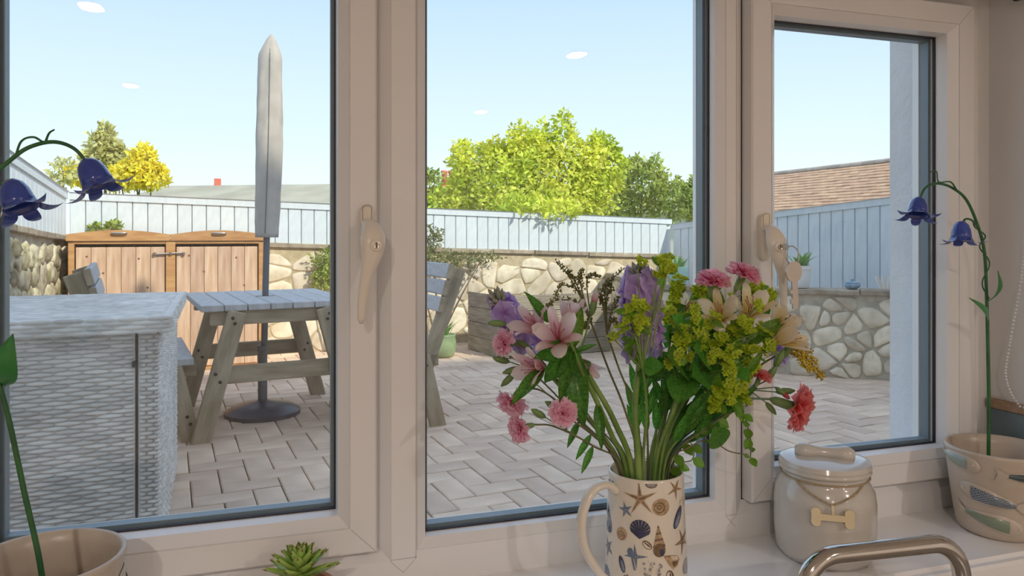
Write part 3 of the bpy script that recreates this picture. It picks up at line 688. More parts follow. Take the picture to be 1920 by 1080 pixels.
def bench(cx, cy, ang, flip, label):
    c = Vector((cx, cy, 0)); bx_, by_ = frame_axes(ang)
    r = thing('garden_bench', label, 'bench', c)
    def q(x, y, z): return c+bx_*(x*flip)+by_*y+Vector((0, 0, z))     # +x points away from the table
    Ln = .46
    for i in range(3): beam('seat_board', q(-.13+i*.115, -Ln, .442), q(-.13+i*.115, Ln, .442), .105, .036, bx_, 'old_top', r)
    for i in range(3):
        z0 = .715+i*.096; x0 = .228+.26*(z0-.62)
        m = inst(bevel_mesh('back_board', (.088, .036, .92), .006, 'old_top'), 'back_board', r, Matrix.Translation(q(x0, 0, z0)) @ Matrix((Vector((bx_.x*flip*.25, bx_.y*flip*.25, .968)).normalized(), (Vector((bx_.x*flip*.25, bx_.y*flip*.25, .968)).normalized()).cross(by_)*-1, by_)).transposed().to_4x4())
        for sy in (-1, 1): bbox('end_grain', q(x0+.004, sy*(Ln+.0005), z0), (.034, .004, .082), 'old_leg', r, .001, rot=Matrix.Rotation(ang, 4, 'Z') @ Matrix.Rotation(R(15)*flip, 4, 'Y'))
    for y in (-.40, .36):
        beam('seat_rail', q(-.20, y, .39), q(.25, y, .39), .068, .036, (0, 0, 1), 'old_leg', r)
        beam('leg', q(-.175, y-.038, 0), q(-.08, y-.038, .42), .092, .036, bx_, 'old_leg', r)
        beam('leg', q(.24, y-.038, 0), q(.14, y-.038, .42), .092, .036, bx_, 'old_leg', r)
        beam('back_post', q(.170, y+.0, .33), q(.382, y+.0, .92), .085, .036, bx_, 'old_leg', r)
        bolts(r, [q(-.150, y-.057, .15), q(-.165, y-.057, .11), q(.16, y-.057, .37)], -by_)
bench(.595, 4.62, R(9), 1, 'weathered slatted bench with a backrest beside the green flowerpot')
bench(-.675, 4.70, R(10), -1, 'weathered slatted bench partly hidden behind the rattan box')

# ------------------------------------------------------------------ parasol in its cover
uc = Vector((-.077, 4.832, 0)); tilt = Vector((.022, .0, 1)).normalized()
um = thing('parasol', 'closed garden parasol in a grey canvas cover standing through the table', 'parasol', uc)
bs = MB().lathe([(.215, .0), (.226, .006), (.226, .034), (.214, .044), (.203, .046), (.185, .062), (.10, .082), (.045, .092), (.028, .10), (.026, .10)], 48, uc).build('base', 'base', um, smooth=True, sharp=True)
bs2 = MB().lathe([(.028, .09), (.028, .40), (.032, .402), (.032, .435), (.02, .437)], 20, uc).build('base_tube', 'pole', um, smooth=True, sharp=True)
MB().tube([uc+tilt*.10, uc+tilt*2.26], .0195, 20).build('pole', 'pole', um, smooth=True, sharp=True)
cz0, cz1 = 1.103, 2.365; N = 40; prof = []
for i in range(N+1):
    t = i/N; r_ = .069+.010*math.sin(math.pi*min(1, t/.9)) if t < .88 else .071*(1-((t-.88)/.12))**.75+.004
    if t < .06: r_ = .066+.05*t
    prof.append((r_, cz0+(cz1-cz0)*t))
def fold(a, t): return 1+.055*math.sin(3*a+5*t)+.03*math.sin(7*a-9*t)+.03*noise.noise(Vector((math.cos(a)*2, math.sin(a)*2, t*14)))+.02*math.sin(t*46+a)*(.3 if t < .8 else .1)
cv = MB().lathe([(prof[0][0]*.8, cz0+.004)]+prof, 40, (0, 0, 0), cap=False, fn=fold)
cv.v = [tuple(Vector((p[0], p[1], p[2]))+uc+Vector((tilt.x/tilt.z*p[2], 0, 0))) for p in cv.v]
cvo = cv.build('cover', 'canvas', um, smooth=True)
zp = []
for i in range(34):
    t = .02+.9*i/33; a = R(262)+.1*math.sin(t*3); z = lerp(cz0, cz1, t)
    r_ = [q for q in prof if q[1] >= z][0][0]*fold(a, t)+.001
    zp.append(uc+Vector((tilt.x/tilt.z*z+r_*math.cos(a), r_*math.sin(a), z)))
MB().tube(zp, .0028, 6).build('zip_seam', 'pole', cvo)

# ------------------------------------------------------------------ rattan storage box
bx0, by0 = frame_axes(R(4.0)); bc = Vector((-.352, 2.66, 0))      # front right corner
wkr = thing('storage_box', 'large grey woven rattan cushion box with a pale lid', 'storage box', bc)
BW, BD, BH = .86, 1.14, .80
def bp(x, y, z): return bc+bx0*x+by0*y+Vector((0, 0, z))           # x runs left (negative), y away from the house
BF = [(0, 1, 3, 2), (4, 6, 7, 5), (0, 4, 5, 1), (2, 3, 7, 6), (0, 2, 6, 4), (1, 5, 7, 3)]
for nm, (x0, x1, y0, y1) in (('core', (-BW+.02, -.02, .07, BD-.02)), ('door_panel', (-BW+.02, -.084, .02, .062)), ('corner_post', (-.074, -.02, .02, .07))):
    MB().add([bp(x, y, z) for x in (x0, x1) for y in (y0, y1) for z in (.03, BH)], BF).build(nm, 'wicker', wkr)
def weave(origin, du, dv, n, Lu, Lv, row, seg, dep, mi=0, mb=None, skip=None):
    # one strand shows as a tapered lozenge that dives under the stakes at both ends
    rr = random.Random(5); nr = int(Lv/row)
    for j in range(nr):
        v0 = (j+.5)*row; u = -seg*.5*(j % 2)-seg*.02
        while u < Lu:
            a, b = max(u, 0), min(u+seg, Lu); u += seg
            if b-a < seg*.2: continue
            h = row*.50; lf = b-a; g = rr.uniform(.9, 1.1); ps = []
            for (t, hh, dd) in ((.01, .45, .05), (.18, .92, .75), (.5, 1.0, 1.0*g), (.82, .92, .75), (.99, .45, .05)):
                c = origin+du*(a+lf*t)+dv*v0
                ps += [c-dv*h*hh+n*(dep*dd*.25), c+n*dep*dd-dv*h*hh*.3, c+n*dep*dd+dv*h*hh*.3, c+dv*h*hh+n*(dep*dd*.25)]
            mb.add(ps, [(i*4+k, i*4+4+k, i*4+5+k, i*4+1+k) for i in range(4) for k in range(3)])
    return mb
Z = Vector((0, 0, 1))
fr = weave(bp(-BW+.005, .02, .04), bx0, Z, -by0, BW-.089, BH-.045, .0132, .078, .012, mb=MB())
fr.build('front_weave', 'wicker', wkr, recalc=False, smooth=True, kind='stuff')
weave(bp(-.072, .02, .04), bx0, Z, -by0, .062, BH-.045, .0132, .045, .012, mb=MB()).build('corner_weave', 'wicker', wkr, recalc=False, smooth=True, kind='stuff')
weave(bp(-.02, .01, .04), by0, Z, bx0, BD-.02, BH-.045, .0132, .06, .014, mb=MB()).build('side_weave', 'wicker', wkr, recalc=False, smooth=True, kind='stuff')
MB().box(bp(-.084, .006, .70), (.012, .012, .02)).build('latch', 'dark', wkr)
lid = MB(); v = [bp(x, y, z) for x in (-BW-.02, .025) for y in (-.025, BD+.01) for z in (BH+.004, BH+.05)]
lid_o = lid.add(v, [(0, 1, 3, 2), (4, 6, 7, 5), (0, 4, 5, 1), (2, 3, 7, 6), (0, 2, 6, 4), (1, 5, 7, 3)]).build('lid', 'wicker', wkr)
weave(bp(-BW-.02, -.024, BH+.002), bx0, Z, -by0, BW+.045, .054, .0135, .088, .008, mb=MB()).build('lid_front_weave', 'wicker', lid_o, recalc=False, smooth=True, kind='stuff')
weave(bp(.024, -.02, BH+.002), by0, Z, bx0, BD+.03, .054, .0135, .088, .008, mb=MB()).build('lid_side_weave', 'wicker', lid_o, recalc=False, smooth=True, kind='stuff')
weave(bp(-BW-.02, -.02, BH+.049), bx0, by0, Z, BW+.02, BD+.02, .0145, .062, .0045, mb=MB()).build('lid_top_weave', 'wicker', lid_o, recalc=False, smooth=True, kind='stuff')
lf_ = MB(); a0 = bp(-.72, .27, BH+.0575)
def dead(u, t): return a0+bx0*(.035*t*2)+by0*(u*.018*math.sin(math.pi*min(1, t+.05)))+Z*(.006+.006*abs(u)+.004*math.sin(6*t))
lf_.sheet(4, 6, dead); lf_.tube([a0+bx0*.068+Z*.007, a0+bx0*.12+Z*.005-by0*.005, a0+bx0*.165+Z*.007], .0015, 5)
tag(lf_.build('fallen_leaf', 'bark', smooth=True), 'dry brown leaf lying on the rattan box lid', 'leaf')

# ------------------------------------------------------------------ ribbed decking planter by the back wall
pc = PD(942, 440, 6.58); pc.z = 0
pl = thing('decking_planter', 'long raised planter of ribbed decking boards against the stone wall', 'planter', pc)
pe, pn = wb, nb; PL = 1.12; dl_ = (Vector(PD(877, 440, 7.16)[:2]+(0,))-pc); sl, SLn = unit(pc, pc+Vector((dl_.x, dl_.y, 0)))
def ribbed(p0, d, L, z0, z1, n, name='board'):
    k = 9; v = []; 
    for s in (0, L):
        pr = [(-.026, z0), (0, z0)]
        for i in range(k):
            a = lerp(z0, z1, i/k); h = (z1-z0)/k; pr += [(.0, a+h*.08), (.0, a+h*.52), (-.006, a+h*.6), (-.006, a+h*.98)]
        pr += [(0, z1), (-.026, z1)]
        v += [p0+d*s+n*q+Vector((0, 0, z)) for q, z in pr]
    m = len(v)//2; MB().add(v, [(i, (i+1) % m, m+(i+1) % m, m+i) for i in range(m)]).build(name, 'decking', pl)
nsl = Vector((-sl.y, sl.x, 0)) if Vector((-sl.y, sl.x, 0)).x < 0 else Vector((sl.y, -sl.x, 0))
for i in range(4):
    z0 = .02+i*.139; ribbed(pc, pe, PL, z0, z0+.134, pn); ribbed(pc, sl, SLn, z0, z0+.134, nsl)
so_ = MB(); q = [pc-pn*.02+pe*.01, pc+pe*PL-pn*.02, pc+pe*PL+sl*SLn, pc+sl*SLn+pe*.03]
so_.add([p+Vector((0, 0, z)) for z in (.01, .5) for p in q], [(0, 1, 2, 3), (4, 5, 6, 7)]+[(i, (i+1) % 4, 4+(i+1) % 4, 4+i) for i in range(4)]).build('soil', 'bed', pl)

# ------------------------------------------------------------------ leaves, shrubs, pots
def leafcloud(name, lumps, count, size, m, parent, seed, thin=.35, up=.4):
    rr = random.Random(seed); v = []; f = []
    tot = sum(l[3]*l[4] for l in lumps)
    for (x, y, z, rx, rz) in [(l[0], l[1], l[2], l[3], l[4]) for l in lumps]:
        for _ in range(int(count*rx*rz/tot)):
            d = Vector((rr.gauss(0, 1), rr.gauss(0, 1), rr.gauss(0, 1))).normalized()
            k = 1-thin*abs(rr.gauss(0, .6)); 
            bumpy = 1+.40*noise.noise(d*2.6+Vector((x, y, z))*3)
            p = Vector((x, y, z))+Vector((d.x*rx, d.y*rx*.8, d.z*rz))*k*bumpy
            g = (d+Vector((rr.uniform(-.7, .7), rr.uniform(-.7, .7), rr.uniform(-.3, .9)*up*2))).normalized()
            s = size*rr.uniform(.6, 1.25); a = g.orthogonal().normalized(); a = Matrix.Rotation(rr.uniform(0, 6.28), 3, g) @ a; b = g.cross(a)
            t = (g*.7+a).normalized(); i = len(v)
            v += [p, p+t*s*.5+b*s*.24, p+t*s, p+t*s*.5-b*s*.24]; f.append((i, i+1, i+2, i+3))
    return MB().add(v, f).build(name, m, parent, recalc=False, kind='stuff')
def plump(x, y, rx, ry, d): p = PD(x, y, d); return (p.x, p.y, p.z, rx*d/F, ry*d/F)
def shrub(name, label, cat, lumps, count, size, m, seed, base, group=None, **k):
    r = thing(name, label, cat, base, group); rq = random.Random(seed+100); shoots = []
    for l in lumps:
        for _ in range(7):
            a = rq.uniform(-.15, math.pi+.15); e = rq.uniform(.75, 1.02); rs = l[3]*rq.uniform(.10, .2)
            shoots.append((l[0]+l[3]*e*math.cos(a), l[1]+rq.uniform(-.3, .3)*l[3], l[2]+l[4]*e*math.sin(a), rs, rs*rq.uniform(1.3, 2.6)))
    leafcloud('foliage', list(lumps)+shoots, count, size, m, r, seed, **k)
    tr = MB(); rr = random.Random(seed)
    for l in lumps[:7]:
        tgt = Vector((l[0], l[1], l[2])); b = Vector(base)
        pts = curve([b, lerp(b, tgt, .45)+Vector((rr.uniform(-.1, .1), 0, .1)), tgt], 4); tr.tube(pts, taper(len(pts), .04, .012), 6)
    tr.build('branches', 'bark', r); return r
dB = 9.6
L1 = [plump(*q, dB) for q in ((1055, 330, 105, 70), (930, 345, 88, 52), (885, 305, 42, 38), (995, 295, 52, 55), (1057, 262, 24, 50), (1125, 310, 48, 48), (1010, 378, 150, 38), (860, 380, 62, 26), (1135, 285, 26, 28), (940, 300, 40, 30))]+[plump(1000, 392, 70, 16, 8.75), plump(985, 393, 46, 11, 8.0), plump(1045, 397, 44, 11, 8.05), plump(1010, 386, 60, 12, 8.35)]
shrub('garden_shrub', 'big lime green shrub spilling over the back fence', 'shrub', L1, 21000, .078, 'bush', 31, (PD(1030, 440, dB).x, PD(1030, 440, dB).y, 0))
for (x, y0, y1) in ((1057, 215, 300), (1128, 255, 320), (900, 275, 330), (1000, 262, 320)): pass
L2 = [plump(*q, 11.6) for q in ((1205, 355, 56, 46), (1265, 378, 58, 34), (1150, 378, 50, 34))]
shrub('garden_shrub', 'duller green feathery shrub beside the big lime shrub', 'shrub', L2, 5200, .09, 'bush_d', 32, (PD(1210, 440, 11.6).x, PD(1210, 440, 11.6).y, 0))
L3 = [plump(*q, 9.0) for q in ((1310, 380, 34, 44), (1345, 390, 34, 40))]
shrub('garden_shrub', 'dark green shrub rising at the corner where the fences meet', 'shrub', L3, 2600, .07, 'bush_d', 33, (PD(1325, 440, 9.0).x, PD(1325, 440, 9.0).y, 0))
L4 = [plump(*q, 10.5) for q in ((805, 350, 26, 30), (770, 372, 50, 22), (830, 380, 40, 20))]
shrub('garden_shrub', 'low olive shrub in front of the red chimney', 'shrub', L4, 2600, .08, 'bush_d', 34, (PD(800, 440, 10.5).x, PD(800, 440, 10.5).y, 0))
dT = 17.
L5 = [plump(*q, dT) for q in ((196, 246, 11, 16), (192, 268, 24, 20), (206, 285, 26, 18), (195, 306, 38, 26), (170, 325, 26, 20), (218, 330, 30, 20))]
shrub('conifer_tree', 'pale feathery conifer beyond the fence corner', 'tree', L5, 3400, .14, 'conifer', 35, (PD(195, 440, dT).x, PD(195, 440, dT).y, 0), thin=.7)
L6 = [plump(*q, 16.2) for q in ((268, 300, 20, 24), (255, 325, 34, 26), (285, 335, 30, 18), (145, 330, 22, 16), (225, 335, 24, 20))]
shrub('gorse_bush', 'bright yellow flowering bush below the conifer', 'bush', L6, 3200, .15, 'gorse', 36, (PD(250, 440, 16.2).x, PD(250, 440, 16.2).y, 0))
L7 = [plump(*q, 13.) for q in ((118, 320, 20, 22), (105, 345, 16, 14))]
shrub('bare_shrub', 'sparse twiggy shrub above the left fence corner', 'shrub', L7, 260, .12, 'conifer', 37, (PD(115, 440, 13).x, PD(115, 440, 13).y, 0))
# creeper over the wall
def creeper(label, lumps, count, size, m, seed, base):
    r = thing('wall_creeper', label, 'creeper', base); leafcloud('foliage', lumps, count, size, m, r, seed, thin=.6)
    tr = MB(); rr = random.Random(seed)
    for l in lumps:
        b = Vector(base); t = Vector((l[0], l[1], l[2])); pts = curve([b, lerp(b, t, .5)+Vector((0, -.03, .05)), t], 4); tr.tube(pts, taper(len(pts), .012, .004), 5)
    tr.build('stems', 'bark', r)
def wl_(x, y, rx, ry, d=0.12):
    r = ray(x, y); s = (A.y+wb.y/wb.x*(-A.x)); t = (A.y-wb.y/wb.x*A.x-d)/(r.y-wb.y/wb.x*r.x); p = Vector((r.x*t, r.y*t, H+r.z*t)); return (p.x, p.y, p.z, rx*t/F, ry*t/F)
q = wl_(820, 640, 1, 1)
creeper('olive creeper hanging over the wall above the bench', [wl_(815, 485, 40, 22), wl_(860, 487, 45, 16), wl_(905, 483, 38, 9), wl_(770, 480, 50, 26), wl_(812, 445, 18, 24)], 1500, .045, 'ivy', 41, (q[0], q[1], .02))
q = wl_(625, 640, 1, 1)
creeper('green creeper on the wall beside the table', [wl_(622, 500, 34, 40), wl_(600, 530, 20, 26), wl_(640, 470, 24, 16)], 1100, .045, 'bush_d', 42, (q[0], q[1], .02))
q = wl_(200, 500, 1, 1)
creeper('small leafy plant peeping over the timber store lid', [wl_(212, 424, 14, 7, .02), wl_(178, 426, 9, 6, .02)], 160, .05, 'bush_d', 43, (q[0], q[1]-.02, 1.0))
def strap_leaves(parent, c, n, h, spread, seed, m='strap', wd=.012):
    rr = random.Random(seed)
    for i in range(n):
        a = rr.uniform(0, 6.28); s = spread*rr.uniform(.3, 1); hh = h*rr.uniform(.65, 1.05); d = Vector((math.cos(a), math.sin(a), 0)); e = Vector((-d.y, d.x, 0)); b = Vector(c)+d*rr.uniform(0, .4)*spread
        MB().sheet(2, 6, lambda u, t: b+d*(s*t**1.8)+Vector((0, 0, hh*(t-.22*t**3*s/spread)))+e*(u*wd*(1-t**2.5)*1.0)+d*(.15*wd*abs(u))).build('leaf', m, parent, smooth=True, recalc=False)
gp = PD(832, 671, 6.72); gp.z = .012
g = thing('flower_pot', 'round green glazed pot of bulbs standing against the back wall', 'plant pot', gp)
MB().lathe([(.075, 0), (.098, .02), (.112, .08), (.112, .14), (.104, .18), (.110, .195), (.110, .205), (.098, .205), (.094, .17)], 32, gp).build('pot', 'green_pot', g, smooth=True)
MB().lathe([(.0005, .172), (.095, .172)], 20, gp, cap=False).build('soil', 'bed', g)
strap_leaves(g, gp+Vector((0, 0, .17)), 22, .21, .13, 51)
def coping_pt(px_, d_off=.10):                 # a point on the terrace coping seen at this column
    r = ray(px_, 440); n = ntr; k = (T0-ntr*d_off); t = k.dot(n)/(r.x*n.x+r.y*n.y); return Vector((r.x*t, r.y*t, .697))
c = coping_pt(1500)
g = thing('flower_pot', 'white bucket pot with broad green leaves on the terrace wall', 'plant pot', c)
MB().lathe([(.066, 0), (.068, .004), (.083, .145), (.092, .147), (.094, .175), (.086, .176), (.078, .15)], 32, c).build('pot', 'white_pot', g, smooth=True, sharp=True)
MB().lathe([(.0005, .155), (.08, .155)], 20, c, cap=False).build('soil', 'bed', g)
strap_leaves(g, c+Vector((0, 0, .15)), 15, .155, .12, 52, wd=.028)
c = coping_pt(1272)
g = thing('flower_pot', 'pale turquoise pot with a soft green plant on the terrace wall', 'plant pot', c)
MB().lathe([(.062, 0), (.068, .01), (.080, .145), (.084, .15), (.076, .15), (.07, .12)], 32, c).build('pot', 'teal_pot', g, smooth=True)
MB().lathe([(.0005, .125), (.074, .125)], 20, c, cap=False).build('soil', 'bed', g)
strap_leaves(g, c+Vector((0, 0, .12)), 26, .15, .11, 53, wd=.012)
c = coping_pt(1598)
g = thing('lidded_bowl', 'small blue glazed bowl with a knobbed lid on the terrace wall', 'bowl', c)
MB().lathe([(.035, 0), (.055, .012), (.061, .03), (.058, .042), (.05, .044)], 28, c).build('bowl', 'blue_bowl', g, smooth=True)
MB().lathe([(.056, .044), (.05, .052), (.02, .058), (.009, .06), (.009, .066), (.013, .072), (.008, .078), (.0005, .079)], 28, c).build('lid', 'blue_bowl', g, smooth=True)
c = coping_pt(1660)
g = thing('slat_bundle', 'small fan of pale sticks standing on the terrace wall', 'sticks', c)
for i in range(7):
    a = R(-22+i*7); b = c+wt_*((i-3)*.011)
    beam('stick', b+Vector((0, 0, .0)), b+wt_*(math.sin(a)*.10)+Vector((0, 0, .105*math.cos(a))), .011, .008, wt_, 'pale_stick' if i % 2 else 'white_pot', g, .001)
# ------------------------------------------------------------------ neighbours' houses
def house(label, A0, A1, depth, zr, ze, roofm, seed, wallm='housewall'):
    r = thing('house', label, 'house', (A0.x, A0.y, 0)); wv, L = unit(Vector((A0.x, A0.y, 0)), Vector((A1.x, A1.y, 0))); nv = Vector((wv.y, -wv.x, 0))
    def q(s, d, z): return Vector((A0.x, A0.y, 0))+wv*s-nv*d+Vector((0, 0, z))
    b = MB(); b.add([q(s, d, z) for s in (.1, L-.1) for d in (.1, depth*2-.1) for z in (0, ze)]+[q(.1, depth, zr-.1), q(L-.1, depth, zr-.1)],
          [(0, 1, 3, 2), (4, 6, 7, 5), (0, 4, 5, 1), (2, 3, 7, 6), (1, 8, 3), (5, 7, 9), (1, 5, 9, 8), (3, 8, 9, 7)]); b.build('wall', wallm, r)
    return r, q, L, wv, nv
d_ = 15.
a = PD(1300, 440, 17.5); b = PD(1760, 440, 11.4)
r, q, L, wv, nv = house('neighbouring house with a sunlit tan tiled roof', a, b, 2.3, 2.62, 1.05, 'rooftile', 3)
zr_, ze_ = 2.62, 1.05
sv = (q(0, 2.3, zr_)-q(0, 0, ze_)); SLP = sv.length; sv = sv/SLP; nr_ = wv.cross(sv).normalized()
if nr_.z < 0: nr_ = -nr_
MB().add([q(0, 0, ze_-.02), q(L, 0, ze_-.02), q(L, 2.3, zr_-.02), q(0, 2.3, zr_-.02), q(L, 4.6, ze_-.02), q(0, 4.6, ze_-.02)], [(0, 1, 2, 3), (3, 2, 4, 5)]).build('roof_deck', 'ridge', r)
tw, th_ = .215, .118; tme = bevel_mesh('roof_tile', (tw-.007, th_+.03, .016), .002, 'rooftile'); rr = random.Random(9); cnt = 0
rows = int(SLP/th_)
tiles = []
for j in range(rows):
    for i in range(int(L/tw)):
        s = (i+.5+(.5 if j % 2 else 0))*tw; p = q(s, 0, ze_)+sv*((j+.5)*th_)+nr_*.014
        Mx = Matrix.Translation(p+nr_*rr.uniform(-.003, .004)) @ Matrix((wv, sv, nr_)).transposed().to_4x4() @ Matrix.Rotation(R(-6), 4, 'X') @ Matrix.Rotation(rr.uniform(-.02, .02), 4, 'Z')
        dd = p.x*st+p.y*ct; xx = CX+F*(p.x*ct-p.y*st)/dd; yy = HY-F*(p.z-H)/dd
        tiles.append((Mx, 1436 < xx < 1680 and yy < 398, dd))
vt = sorted([t for t in tiles if t[1]], key=lambda t: t[2])
rt = MB(); tv = [tuple(x.co) for x in tme.vertices]; tf = [tuple(p.vertices) for p in tme.polygons]
for k, t in enumerate(vt):
    if k < 300: inst(tme, 'roof_tile', r, t[0])
    else: rt.add([t[0] @ Vector(x) for x in tv], tf)
for t in tiles:
    if not t[1]: rt.add([t[0] @ Vector(x) for x in tv], tf)
rt.build('tile_field', 'rooftile_far', r, recalc=False, kind='stuff')
s = 0
while s < L:
    p = q(s+.16, 2.3, zr_-.02); v = []
    for e_ in (-.155, .155):
        for i in range(7):
            an = math.pi*i/6; v.append(p+wv*e_-nv*(.10*math.cos(an))*1+Vector((0, 0, .085*math.sin(an)-.01)))
    MB().add(v, [(i, i+1, 8+i, 7+i) for i in range(6)]+[(0, 7, 13, 6)]+[tuple(range(7)), tuple(range(13, 6, -1))]).build('ridge_tile', 'ridge', r)
    s += .32
# low house behind the store
a = PD(180, 440, 20.5); b = PD(640, 440, 19.4)
r, q, L, wv, nv = house('bungalow with a pale mossy hipped roof behind the long fence', a, b, 2.4, 2.1, 1.7, 'slate', 4)
zR = H+94*22.2/F; zE = H+56*19.4/F
MB().add([q(-.1, -.2, zE), q(L+.25, -.2, zE), q(L-.35, 2.4, zR), q(.6, 2.4, zR), q(L+.25, 5., zE), q(-.1, 5., zE)], [(0, 1, 2, 3), (3, 2, 4, 5), (1, 4, 2), (0, 3, 5)]).build('roof', 'slate', r)
def chimney(parent, p, wd, z0, z1, pots, potm='redbrick'):
    ch = bbox('chimney', (p.x, p.y, (z0+z1)/2), (wd, wd, z1-z0), 'redbrick', parent, .01)
    for k in range(pots): MB().lathe([(wd*.22, 0), (wd*.19, wd*.8), (wd*.24, wd*.85), (wd*.24, wd*1.0), (wd*.15, wd*1.0)], 14, (p.x+(k-(pots-1)/2)*wd*.5, p.y, z1)).build('chimney_pot', potm, ch, smooth=True)
p = PD(408, 440, 22.6); chimney(r, p, .19, 1.9, H+105*22.6/F, 0)
# terraced house behind the shrubs, only its chimneys show
a = PD(810, 440, 24); b = PD(1345, 440, 20.5)
r, q, L, wv, nv = house('distant house behind the shrubs with red chimneys', a, b, 3, 2.6, 1.8, 'slate', 5)
zr5 = H+102*22/F; MB().add([q(-.2, -.2, 1.75), q(L+.2, -.2, 1.75), q(L+.2, 3, zr5), q(-.2, 3, zr5), q(L+.2, 6.2, 1.75), q(-.2, 6.2, 1.75)], [(0, 1, 2, 3), (3, 2, 4, 5), (1, 4, 2), (0, 3, 5)]).build('roof', 'slate', r)
p = PD(840, 440, 26); chimney(r, p, .52, 2.2, H+92*26/F, 2); p = PD(1324, 440, 22.5); chimney(r, p, .22, 2.2, H+128*22.5/F, 1)
# ground beyond the yard
tag(MB().box((0, 60, -.2), (160, 104.0, .1)).build('ground_beyond', 'bush_d'), 'grassy ground beyond the yard walls', kind='structure')

# ------------------------------------------------------------------ jug
JC = Vector((.470, .885, SZ)); JH = .156
def jr(z): return lerp(.0555, .0495, min(1, max(0, z/JH)))
jug = thing('flower_jug', 'cream ceramic jug printed with seashells holding the mixed bouquet', 'jug', JC)
pr = [(.050, .0), (.0550, .003)]+[(jr(z), z) for z in (.01, .05, .1, .153)]+[(.0490, .1575), (.0478, .158), (.0466, .156)]+[(jr(z)-.004, z) for z in (.15, .10, .05, .01)]+[(.001, .008)]
def lip_(a, t): return 1
jb = MB().lathe(pr, 56, JC).build('body', 'cream', jug, smooth=True)
jin = MB().lathe([(jr(z)-.0046, z) for z in (.008, .05, .1, .15, .155)], 40, JC, cap=False).build('inside_glaze', 'jug_in', jug, smooth=True)
ca = math.atan2(-JC.y, -JC.x)                      # direction from the jug towards the sink
def jpt(a, z, off=0.0): r = jr(z)+off; return JC+Vector((r*math.cos(ca+a), r*math.sin(ca+a), z))
ha = R(-52)
hp = curve([jpt(ha, .136, -.002), jpt(ha, .147, .014), jpt(ha, .142, .036), jpt(ha, .112, .050), jpt(ha, .075, .046), jpt(ha, .042, .026), jpt(ha, .018, .004), jpt(ha, .012, -.002)], 6)
MB().tube(hp, .0078, 14, flat=.72).build('handle', 'cream', jug, smooth=True)
for nm, c_ in (('pr_brown', (.16, .10, .055)), ('pr_tan', (.36, .25, .15)), ('pr_navy', (.035, .04, .085)), ('pr_blue', (.10, .15, .24)), ('pr_grey', (.24, .24, .25)), ('pr_pale', (.58, .50, .40))):
    M[nm] = mat('print_'+nm[3:], c_, tuple(min(1, q*1.7) for q in c_), rough=.22, scale=160, coat=.4)
def decal(name, polys, a0, z0, sc_=1.0, rot=0.0):
    # flat print that follows the curved side: polygons in millimetres around (a0, z0), each with its own ink
    b = MB(); mats = []; cr, sr = math.cos(rot), math.sin(rot)
    for k, (pts, ink) in enumerate(polys):
        if ink not in mats: mats.append(ink)
        c = sum((Vector(p) for p in pts), Vector((0, 0)))/len(pts); n = len(pts); tris = [(c, Vector(pts[i]), Vector(pts[(i+1) % n])) for i in range(n)]; v = []
        while tris:                                  # cut fine enough to follow the curve of the jug
            t = tris.pop(); e = [(t[i]-t[(i+1) % 3]).length for i in range(3)]; m = e.index(max(e))
            if e[m]*sc_ > 3.2:
                h = (t[m]+t[(m+1) % 3])/2; tris += [(t[m], h, t[(m+2) % 3]), (h, t[(m+1) % 3], t[(m+2) % 3])]; continue
            for p in t:
                x = (p.x*cr-p.y*sr)*sc_*.00138; z = (p.x*sr+p.y*cr)*sc_*.00138; zz = min(z0+z, .1545)
                v.append(jpt(a0+x/jr(zz), zz, .00035+.00005*min(k, 12)))
        b.add(v, [(i, i+1, i+2) for i in range(0, len(v), 3)], None, mats.index(ink))
    return b.build(name, mats, jug, recalc=False)
def ell(cx, cy, rx, ry, n=16, rot=0, a0=0, a1=2*math.pi):
    o = []
    for i in range(n):
        a = lerp(a0, a1, i/n if a1-a0 > 6.2 else i/(n-1)); x, y = rx*math.cos(a), ry*math.sin(a)
        o.append((cx+x*math.cos(rot)-y*math.sin(rot), cy+x*math.sin(rot)+y*math.cos(rot)))
    return o
def star(R0, r0, ink, ink2, arms=5):
    ps = []
    for k in range(arms):
        a = math.pi/2+2*math.pi*k/arms; t = (R0*math.cos(a), R0*math.sin(a)); n = (-math.sin(a), math.cos(a))
        ps.append(([(r0*n[0], r0*n[1]), t, (-r0*n[0], -r0*n[1])], ink)); ps.append(([(r0*.35*n[0], r0*.35*n[1]), (t[0]*.85, t[1]*.85), (-r0*.35*n[0], -r0*.35*n[1])], ink2))
    return ps
def scallop(ink, ink2):
    ps = [([(0, -9)]+ell(0, 0, 9.5, 8.5, 14, 0, R(-25), R(205)), ink)]
    for k in range(8):
        a = R(8+k*23.5); ps.append(([(3*math.cos(a), 3*math.sin(a)-3), (9*math.cos(a-.05), 8*math.sin(a-.05)), (9*math.cos(a+.05), 8*math.sin(a+.05))], ink2))
    return ps
def cone(ink, ink2):
    ps = []
    for k in range(7):
        y = 12-k*3; w_ = 1+k*.85; ps.append(([(-w_+.4, y), (w_-.6, y+.8), (w_+.3, y-2), (-w_, y-2.6)], ink if k % 2 else ink2))
    ps.append((ell(0, -11, 6.2, 6.5), ink2)); ps.append((ell(2.2, -13, 2.4, 3.4), 'pr_navy')); return ps
def snail(): return [(ell(0, 0, 9, 8.3), 'pr_tan'), (ell(-1.5, -.5, 5.6, 5.2), 'pr_brown'), (ell(-1.8, -.4, 4.6, 4.2), 'pr_tan'), (ell(-2, 0, 2.4, 2.2), 'pr_brown'), (ell(-2, .1, 1.4, 1.3), 'pr_tan')]
def mussel(): return [(ell(0, 0, 11, 4.4, 16), 'pr_navy'), (ell(-2, -.6, 8, 2.8, 14), 'pr_blue'), (ell(-3, -1, 5, 1.5, 12), 'pr_grey')]
